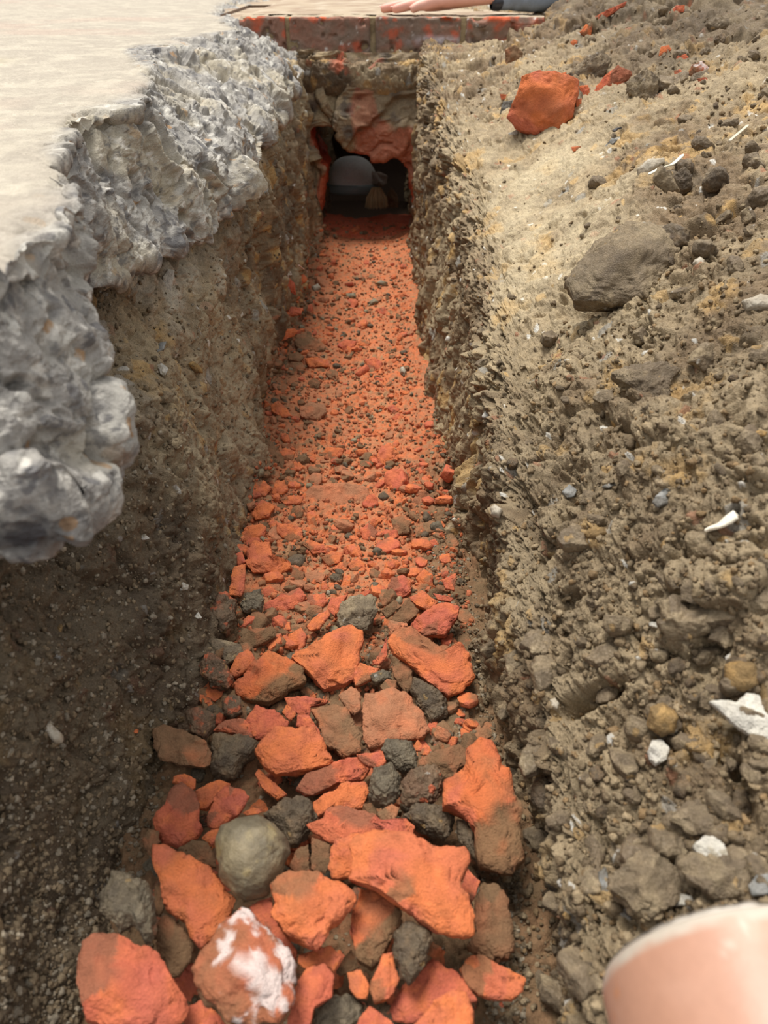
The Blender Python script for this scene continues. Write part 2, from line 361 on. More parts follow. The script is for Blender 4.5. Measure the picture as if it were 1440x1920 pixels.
# ------------------------------------------------------------------ far end: mud face with the hole, brick course, paving behind
def far_wall():
    hole = [(590, 238), (640, 240), (646, 268), (662, 285), (690, 291), (716, 296), (742, 290), (760, 308), (768, 330), (775, 368), (780, 400), (778, 436), (690, 445), (600, 436), (598, 400), (604, 362), (611, 322), (598, 302), (586, 270)]
    H = []
    for px, py in hole:
        d = ray(px, py); H.append(CAM + d * (2.15 / d[1]))
    H = np.array(H); c = np.array([-.055, 2.15, .125])
    n = len(H); A = []
    for p in H:
        q = p - c; ang = math.atan2(q[2], q[0])
        # outer rectangle
        s = min((.26 if q[0] > 0 else .26) / max(abs(math.cos(ang)), 1e-6), (.29 if q[2] > 0 else .22) / max(abs(math.sin(ang)), 1e-6))
        o = c + np.array([math.cos(ang) * s, 0, math.sin(ang) * s])
        back = c + q * 1.10; back[1] = 2.42; b2 = c + q * 1.0; b2[1] = 2.26
        A.append([back, b2, p + np.array([0, .03, 0]), p + q * .01 + np.array([0, -.012, 0]), lerp(p, o, .25) + np.array([0, -.018, 0]), lerp(p, o, .6) + np.array([0, .0, 0]), o + np.array([0, .03, 0])])
    G = catmull(np.array(A), 620, 0, wrap=True); G = catmull(G, 300, 1)
    nn = grid_normals(G)
    if nn[160, 180, 1] > 0: nn = -nn
    P = G.reshape(-1, 3); N = nn.reshape(-1, 3); v = np.tile(np.linspace(0, 6, 300), 620)
    Q = warp(P, .05, .03, 700)
    k = sm(2.3, 3.2, v)
    ledge = fbm(Q * np.array([.45, 1, 1.1]), .07, 4, 701)
    d = k * (ledge * .030 + .010 * np.sign(vnoise(Q, .06, 703)) * sm(0, .12, abs(vnoise(Q, .06, 703)))) + fbm(Q, .015, 4, 702) * .005 + (1 - k) * fbm(P, .05, 3, 708) * .012
    P = P + N * d[:, None]
    px, py, _ = project(P)
    C = np.tile(lin((134, 116, 90)), (len(P), 1)); C = mix(C, lin((158, 138, 106)), sm(-.1, .4, fbm(P, .05, 4, 704))); C = mix(C, lin((104, 92, 78)), sm(.0, .4, fbm(P, .03, 4, 705)))
    red = sm(.0, .3, fbm(P, .05, 4, 706) - ((P[:, 0] + .045) / .06) ** 2 * .8 + .35) * sm(.24, .27, P[:, 2])
    C = mix(C, lin((164, 92, 68)), red * .6)
    lip = sm(-.085, -.065, P[:, 0]) * sm(.10, .085, P[:, 0]) * sm(.268, .25, P[:, 2] + .02 * fbm(P, .03, 2, 709)) * sm(.12, .16, P[:, 2]); C = mix(C, lin((182, 112, 84)), lip * .9)
    C = mix(C, lin((178, 76, 48)), 1 - k); C = mix(C, lin((196, 100, 66)), sm(3.6, 3.2, v) * sm(.16, .12, P[:, 2]) * .7)
    me = mesh_from('wall_back', P, grid_faces(620, 300, wrap=True), C, M_SOIL)
    register(P.reshape(620, 300, 3)[::4, ::4].reshape(-1, 3), grid_faces(155, 75))
    link('wall_back', me, 'muddy end face of the trench with a square hole knocked through red brick', kind='structure')
    # brick course
    xs = [-.42, -.205, -.036, -.028, .196, .204, .60, .608, .82]
    rng = np.random.RandomState(4); Vs = []; Fs = []; Cs = []; off = 0
    for (x0, x1) in ((-.36, -.245), (-.237, -.034), (-.022, .192), (.204, .52), (.53, .75), (.76, .98)):
        nx, nz, ny = 90, 34, 40
        # front and top as one bent sheet, rounded at the arris
        prof = []
        for t in np.linspace(0, 1, nz): prof.append((2.205, .395 + .085 * t))
        for t in np.linspace(0, 1, 8)[1:]: a = t * math.pi / 2; prof.append((2.205 + .006 * (1 - math.cos(a)), .480 + .006 * math.sin(a)))
        for t in np.linspace(0, 1, ny)[1:]: prof.append((2.211 + .10 * t, .486))
        prof = np.array(prof); X = np.linspace(x0, x1, nx)
        e = np.minimum(np.arange(nx), np.arange(nx)[::-1]); inset = .012 * (e == 0) + .003 * (e == 1)
        G = np.zeros((nx, len(prof), 3)); G[..., 0] = X[:, None]; G[..., 1] = prof[None, :, 0] + inset[:, None]; G[..., 2] = prof[None, :, 1] - inset[:, None] * .4
        P = G.reshape(-1, 3); f = fbm(P, .03, 4, 720)
        P[:, 1] += f * .006 + .012 * sm(.3, .7, fbm(P, .025, 2, 724)); P[:, 2] += fbm(P, .03, 3, 721) * .003 - .008 * sm(.35, .6, fbm(P, .04, 2, 726)) * (P[:, 2] > .47)
        C = np.tile(lin((138, 104, 88)), (len(P), 1)); C = mix(C, lin((126, 108, 94)), sm(-.1, .35, fbm(P, .05, 4, 722))); C = mix(C, lin((180, 92, 66)), sm(.15, .5, fbm(P, .035, 4, 723)) * .9)
        C = mix(C, lin((200, 96, 62)), sm(.474, .482, P[:, 2]) * sm(.0, .25, fbm(P, .03, 3, 725)) * sm(2.225, 2.215, P[:, 1]))
        C = mix(C, lin((214, 208, 212)), np.exp(-((P[:, 0] - .135) / .05) ** 2 - ((P[:, 2] - .437) / .009) ** 2) * sm(-.4, .2, fbm(P, .012, 3, 727)) * .85)
        C = mix(C, lin((208, 204, 196)), sm(.42, .55, fbm(P, .018, 3, 728)) * .7)
        C = mix(C, lin((138, 120, 94)), sm(.425, .40, P[:, 2] + .012 * fbm(P, .03, 3, 729)) * .85)
        C = mix(C, lin((176, 160, 136)), sm(2.214, 2.228, P[:, 1]) * .95)
        Vs.append(P); Fs.append(grid_faces(nx, len(prof)) + off); Cs.append(C); off += len(P)
    # mortar bed behind and between
    G = np.zeros((400, 60, 3)); G[..., 0] = np.linspace(-.35, 1.0, 400)[:, None]
    t = np.linspace(0, 1, 60); G[..., 1] = (2.2165 + .11 * sm(.62, 1, t))[None]; G[..., 2] = (.37 + .1135 * sm(0, .60, t))[None]
    P = G.reshape(-1, 3); P[:, 1] += fbm(P, .015, 3, 731) * .004; C = np.tile(lin((156, 138, 106)), (len(P), 1)); C = mix(C, DARK, sm(0, .4, fbm(P, .02, 3, 732)) * .5)
    Vs.append(P); Fs.append(grid_faces(400, 60) + off); Cs.append(C)
    link('trim_1', mesh_from('brick_course', np.concatenate(Vs), np.concatenate(Fs), np.concatenate(Cs), M_BRICK), 'top course of worn red bricks at the far end of the trench', kind='structure')
    # mud shelf between the brick course and the face below
    G = np.zeros((500, 90, 3)); G[..., 0] = np.linspace(-.36, .62, 500)[:, None]; t = np.linspace(0, 1, 90)
    G[..., 1] = (2.235 - .095 * sm(.0, .75, t) + .02 * sm(.75, 1, t))[None]; G[..., 2] = (.425 - .035 * sm(0, .5, t) - .075 * sm(.55, 1, t))[None]
    P = G.reshape(-1, 3); d, ids = clods(P, .9, 61); P[:, 2] += d * .9; P[:, 1] -= d * .6
    C = soil_colour(P, ids, 61, .1); C = mix(C, lin((190, 100, 70)), sm(.1, .35, fbm(P, .04, 3, 741)) * np.exp(-((P[:, 0] + .10) / .03) ** 2) * .8)
    link('trim_2', mesh_from('mud_ledge', P, grid_faces(500, 90), C, M_SOIL), 'smeared mud ledge under the top brick course', kind='structure')
    # paving behind
    G = np.zeros((260, 160, 3)); G[..., 0] = np.linspace(-2.5, 3, 260)[:, None]; G[..., 1] = (2.30 + 9 * np.linspace(0, 1, 160) ** 3 + .8 * np.linspace(0, 1, 160))[None]; G[..., 2] = .4865
    P = G.reshape(-1, 3); P[:, 2] += fbm(P, .1, 4, 750) * .003 - .016 * sm(-.34, -.40, P[:, 0])
    C = mix(np.tile(lin((170, 152, 128)), (len(P), 1)), lin((146, 124, 102)), sm(-.1, .4, fbm(P, .06, 4, 751))); C = mix(C, lin((196, 184, 164)), sm(.2, .5, fbm(P, .02, 3, 752)) * .7)
    Fg = grid_faces(260, 160); mid = P[Fg].mean(1)
    Fg = Fg[~((mid[:, 0] > .0) & (mid[:, 0] < .6) & (mid[:, 1] > 2.55) & (mid[:, 1] < 2.95))]      # opening added out of view behind the arm to let light into the chamber
    link('ground', mesh_from('ground', P, Fg, C, M_CONC), 'pale dusty paving behind the brick course', kind='structure')
    # dark void beneath the paving that the hole opens into
    bm_v = []; x0, x1, y0, y1, z0, z1 = -.45, .62, 2.40, 3.0, -.14, .478
    V = np.array([(x0, y0, z0), (x1, y0, z0), (x1, y1, z0), (x0, y1, z0), (x0, y0, z1), (x1, y0, z1), (x1, y1, z1), (x0, y1, z1)], float)
    Fq = np.array([(0, 1, 2, 3), (1, 2, 6, 5), (0, 3, 7, 4), (2, 3, 7, 6)])
    link('void_lining', mesh_from('void_lining', V, Fq, np.tile(lin((120, 96, 76)), (8, 1)), M_SOIL, smooth=False), 'dark chamber seen through the hole', kind='structure')
far_wall()
# ------------------------------------------------------------------ stones
def ico(n):
    t = (1 + 5 ** .5) / 2
    V = [(-1, t, 0), (1, t, 0), (-1, -t, 0), (1, -t, 0), (0, -1, t), (0, 1, t), (0, -1, -t), (0, 1, -t), (t, 0, -1), (t, 0, 1), (-t, 0, -1), (-t, 0, 1)]
    Fq = [(0, 11, 5), (0, 5, 1), (0, 1, 7), (0, 7, 10), (0, 10, 11), (1, 5, 9), (5, 11, 4), (11, 10, 2), (10, 7, 6), (7, 1, 8), (3, 9, 4), (3, 4, 2), (3, 2, 6), (3, 6, 8), (3, 8, 9), (4, 9, 5), (2, 4, 11), (6, 2, 10), (8, 6, 7), (9, 8, 1)]
    V = [Vector(v).normalized() for v in V]
    for _ in range(n):
        mid = {}; nf = []
        def m(a, b):
            k = (min(a, b), max(a, b))
            if k not in mid: mid[k] = len(V); V.append(((V[a] + V[b]) / 2).normalized())
            return mid[k]
        for a, b, c in Fq:
            ab, bc, ca = m(a, b), m(b, c), m(c, a); nf += [(a, ab, ca), (b, bc, ab), (c, ca, bc), (ab, bc, ca)]
        Fq = nf
    return np.array([tuple(v) for v in V]), np.array(Fq)
ICO = {n: ico(n) for n in (1, 2, 3, 4, 5)}
KIND = {  # fresh colour, second fresh colour, coated colour, share of coated faces, dust, roundness
    'brick': ((196, 110, 66), (186, 104, 70), (134, 92, 64), .14, .22, .12),
    'red': ((176, 92, 68), (188, 102, 70), (134, 86, 64), .15, .16, .15),
    'half': ((190, 102, 60), (174, 94, 62), (112, 90, 64), .1, .3, .12),
    'dull': ((142, 94, 66), (124, 88, 62), (108, 84, 60), .45, .5, .2),
    'tan': ((166, 106, 72), (146, 100, 72), (122, 94, 68), .4, .5, .12),
    'dusty': ((180, 112, 78), (164, 108, 78), (148, 106, 78), .1, .5, .18),
    'clod': ((98, 84, 64), (112, 92, 68), (78, 66, 52), .3, .5, .7),
    'clodred': ((128, 84, 60), (108, 86, 64), (88, 72, 54), .4, .6, .6),
    'clodgrey': ((98, 88, 71), (110, 98, 78), (76, 66, 52), .3, .3, .75),
    'grey': ((118, 107, 85), (138, 124, 96), (88, 79, 62), .3, .3, .95),
    'white': ((168, 96, 68), (148, 92, 64), (114, 84, 60), .4, .35, .2),
    'concrete': ((196, 190, 176), (180, 174, 162), (150, 140, 120), .2, .2, .25),
    'pale': ((176, 166, 148), (160, 148, 128), (130, 114, 90), .2, .2, .7),
    'ochre': ((148, 118, 74), (166, 134, 86), (108, 90, 64), .3, .5, .7),
    'mud': ((122, 106, 82), (134, 118, 92), (98, 84, 66), .3, .5, .35),
    'flint': ((112, 112, 108), (136, 134, 128), (88, 82, 72), .3, .25, .2)}
def poly_radius(poly, ang):
    r = np.full(len(ang), 1e9); dx, dy = np.cos(ang), np.sin(ang)
    best = np.zeros(len(ang))
    for i in range(len(poly)):
        (x1, y1), (x2, y2) = poly[i], poly[(i + 1) % len(poly)]
        ex, ey = x2 - x1, y2 - y1; den = dx * ey - dy * ex
        with np.errstate(divide='ignore', invalid='ignore'):
            t = (x1 * ey - y1 * ex) / den; s = (x1 * dy - y1 * dx) / den
        ok = (np.abs(den) > 1e-15) & (t > 0) & (s >= -1e-6) & (s <= 1 + 1e-6); best = np.where(ok & (t > best), t, best)
    return np.where(best > 0, best, np.median(best[best > 0]) if (best > 0).any() else .01)
def stone_mesh(name, poly, thick, kind, seed, level=4, frame=None):
    """poly: outline in the stone's own plane (metres, about its centre); thick: half thickness"""
    rs = np.random.RandomState(seed); V, Fq = ICO[level]; k1, k2, k3, coat, dust, rnd = KIND[kind]
    poly = np.asarray(poly, float); R = np.sqrt(abs(sum(poly[i][0] * poly[(i + 1) % len(poly)][1] - poly[(i + 1) % len(poly)][0] * poly[i][1] for i in range(len(poly)))) / 2 / math.pi)
    ang = np.arctan2(V[:, 1], V[:, 0]); hx = np.hypot(V[:, 0], V[:, 1]); r = poly_radius(poly, ang)
    if rnd > .5:
        r = r * .97
    e = .26 + .7 * rnd; f = np.where(V[:, 2] > 0, .38 + .62 * rnd, .8); rim = np.abs(V[:, 2]) < .22
    P = np.stack([np.cos(ang) * r * hx ** e, np.sin(ang) * r * hx ** e, thick * np.sign(V[:, 2]) * np.abs(V[:, 2]) ** f], 1)
    face = np.zeros(len(P)); cut = np.full(len(P), -1)
    if rnd < .55:
        K = 5 + rs.randint(4); Hh = []
        for j in range(K):
            a = 2 * math.pi * (j + rs.rand()) / K; g = rs.uniform(.15, 1.15); Hh.append(thick * (rs.uniform(.55, .95) + (P[:, 0] * math.cos(a) + P[:, 1] * math.sin(a)) / R * g))
        Hh = np.array(Hh); top = Hh.min(0); arg = Hh.argmin(0); up = V[:, 2] > .02
        flo = thick * (.10 + .25 * V[:, 2]); cutm = up & (P[:, 2] > top); P[:, 2] = np.where(up, np.maximum(np.minimum(P[:, 2], top), np.minimum(flo, P[:, 2])), P[:, 2])
        isc = rs.rand(20) < coat; face = np.where(cutm, isc[arg], rs.rand() < coat * .7).astype(float)
    else:
        face = sm(.0, .3, fbm(P / R, .8, 3, seed)) * coat * 2
    if kind == 'half': face = np.maximum(face, sm(.0, .16, (P[:, 0] * .62 - P[:, 1] * .78) / R - .08 + .35 * fbm(P / R, .5, 4, seed + 2)))
    nr = np.stack([P[:, 0] / R ** 2, P[:, 1] / R ** 2, P[:, 2] / thick ** 2], 1); nr /= np.linalg.norm(nr, axis=1, keepdims=True) + 1e-9
    if frame is not None: nr = nr @ frame
    if frame is not None: P = P @ frame
    O = P + rs.rand(3) * 3
    rough = 1.0 if rnd < .55 else .8
    b1, b2, bi, bt = worley(warp(O, R * .3, R * .1, seed), R * .62, seed + 4, facet=True)
    d = (fbm(O, R * .8, 5, seed, .58) * .085 * R + lump(b1, b2, 12) * bt * R * (.09 if rnd < .55 else .04)) * rough
    d += fbm(O, .012, 5, seed + 9, .66) * (.0029 if rnd < .9 else .0012) * min(1, R / .018)
    d -= .0014 * min(1, R / .02) * sm(.3, .6, fbm(O, .008, 3, seed + 11)) * (rnd < .6)
    if kind in ('clod', 'clodred', 'clodgrey', 'mud'):
        h1, h2, hi = worley(warp(O, .006, .003, seed), .0058, seed + 13); d += (lump(h1, h2, 4) * .0016 * hi + fbm(O, .02, 5, seed + 14, .65) * .006 * (1 if kind != 'mud' else .5)) * min(1, R / .015)
    if level <= 3: d *= .8
    P = P + nr * d[:, None]
    C = mix(np.tile(lin(k1), (len(P), 1)), lin(k2), sm(-.25, .3, fbm(O, R * .7, 3, seed + 20)))
    fc = np.clip(face + .5 * fbm(O, .01, 3, seed + 21), 0, 1) * (face > .02)
    C = mix(C, lin(k3), fc * .9)
    C = mix(C, lin(k3), sm(.55 - dust, 1.05 - dust, fbm(O, max(R * .5, .012), 5, seed + 22) + .35) * min(1, dust * 1.3))
    if rnd < .55: C = mix(C, C * .72 + lin((40, 20, 12)) * .1, sm(.25, .55, fbm(O, .005, 3, seed + 23)) * .5)
    if kind in ('brick', 'red', 'half'): C = mix(C, lin((206, 116, 68)), sm(.1, .5, fbm(O, R * .5, 3, seed + 25)) * .5 * (1 - fc)); C = mix(C, lin((172, 92, 76)), sm(.15, .5, fbm(O, R * .9, 2, seed + 26)) * .5 * (1 - fc))
    if kind == 'white':
        q = fbm(O, R * .35, 5, seed + 30); wx = P[:, 0] * .75 + P[:, 2] * .5 + P[:, 1] * .25
        C = mix(C, lin((204, 188, 180)), sm(-.12, .30, wx / R * .8 + q * 1.5 - .16) * .88)
    if kind == 'grey':
        C = mix(C, lin((158, 140, 96)), sm(.1, .45, fbm(O, R * .45, 4, seed + 31)) * .6)
    if kind in ('clod', 'clodred', 'clodgrey', 'mud'):
        C = mix(C, GREY, ((hi > .97) & (h1 < .3)) * .6); C = mix(C, OCHRE, ((hi < .06) & (h1 < .35)) * .4); C = C * (.9 + .2 * hi[:, None])
        if kind == 'clodred': C = mix(C, lin((176, 90, 58)), sm(.2, .42, fbm(O, R * .4, 4, seed + 33)) * .8)
    me = mesh_from(name, P, Fq, C, M_STONE if kind in ('grey', 'flint', 'pale') else (M_SOIL if kind in ('clod', 'clodred', 'clodgrey', 'mud') else M_BRICK))
    return me, R
def traced(crop, pts, z=None, kind='brick', name='brick_fragment', label=None, cat='brick fragment', thick=.5, group=None, surf=False, lift=.35, seed=None, facing=.5, level=None):
    ox, oy, s = crop; px = np.array([(ox + x / s, oy + y / s) for x, y in pts]); cx, cy = px.mean(0)
    # area centroid
    a = cx_ = cy_ = 0
    for i in range(len(px)):
        x1, y1 = px[i]; x2, y2 = px[(i + 1) % len(px)]; k = x1 * y2 - x2 * y1; a += k; cx_ += (x1 + x2) * k; cy_ += (y1 + y2) * k
    cx, cy = cx_ / (3 * a), cy_ / (3 * a)
    view = -ray(cx, cy); view /= np.linalg.norm(view)
    if surf:
        h = hit(cx, cy)
        if h is None: print('no ground at', cx, cy, label); return
        c0 = h[0]; base = np.array([0, -.1, 1.0]) if abs(h[1][2]) > .25 else h[1] * np.sign(h[1] @ view)
        base = base / np.linalg.norm(base)
    else:
        c0 = at_z(cx, cy, z); base = np.array([0, 0, 1.0])
    n = base * (1 - facing) + view * facing; n /= np.linalg.norm(n)
    u = RT - n * (RT @ n); u /= np.linalg.norm(u); v = np.cross(n, u)
    def onplane(x, y, c):
        d = ray(x, y); t = ((c - CAM) @ n) / (d @ n); q = CAM + d * t - c; return (q @ u, q @ v)
    poly = [onplane(x, y, c0) for x, y in px]
    area = abs(sum(poly[i][0] * poly[(i + 1) % len(poly)][1] - poly[(i + 1) % len(poly)][0] * poly[i][1] for i in range(len(poly)))) / 2
    R = math.sqrt(area / math.pi); th = R * thick * 1.25
    if surf:
        c0 = c0 + view * th * lift / max(.4, abs(view @ base)); poly = [onplane(x, y, c0) for x, y in px]
    seed = seed if seed is not None else int(abs(cx * 31 + cy * 17)) % 9973
    if level is None: level = 5 if R > .013 else (4 if R > .006 else 3)
    me, _ = stone_mesh(name, poly, th, kind, seed, level, frame=np.array([u, v, n]))
    return link(name, me, label, cat, group, loc=c0.tolist())
K8 = (500, 1350, 2.769); K7 = (100, 1350, 2.88); K6 = (350, 900, 2.4); K5 = (440, 420, 3.13); PX = (0, 0, 1)
B = 'brick fragment'; SC = ('stone', 'stone'); 
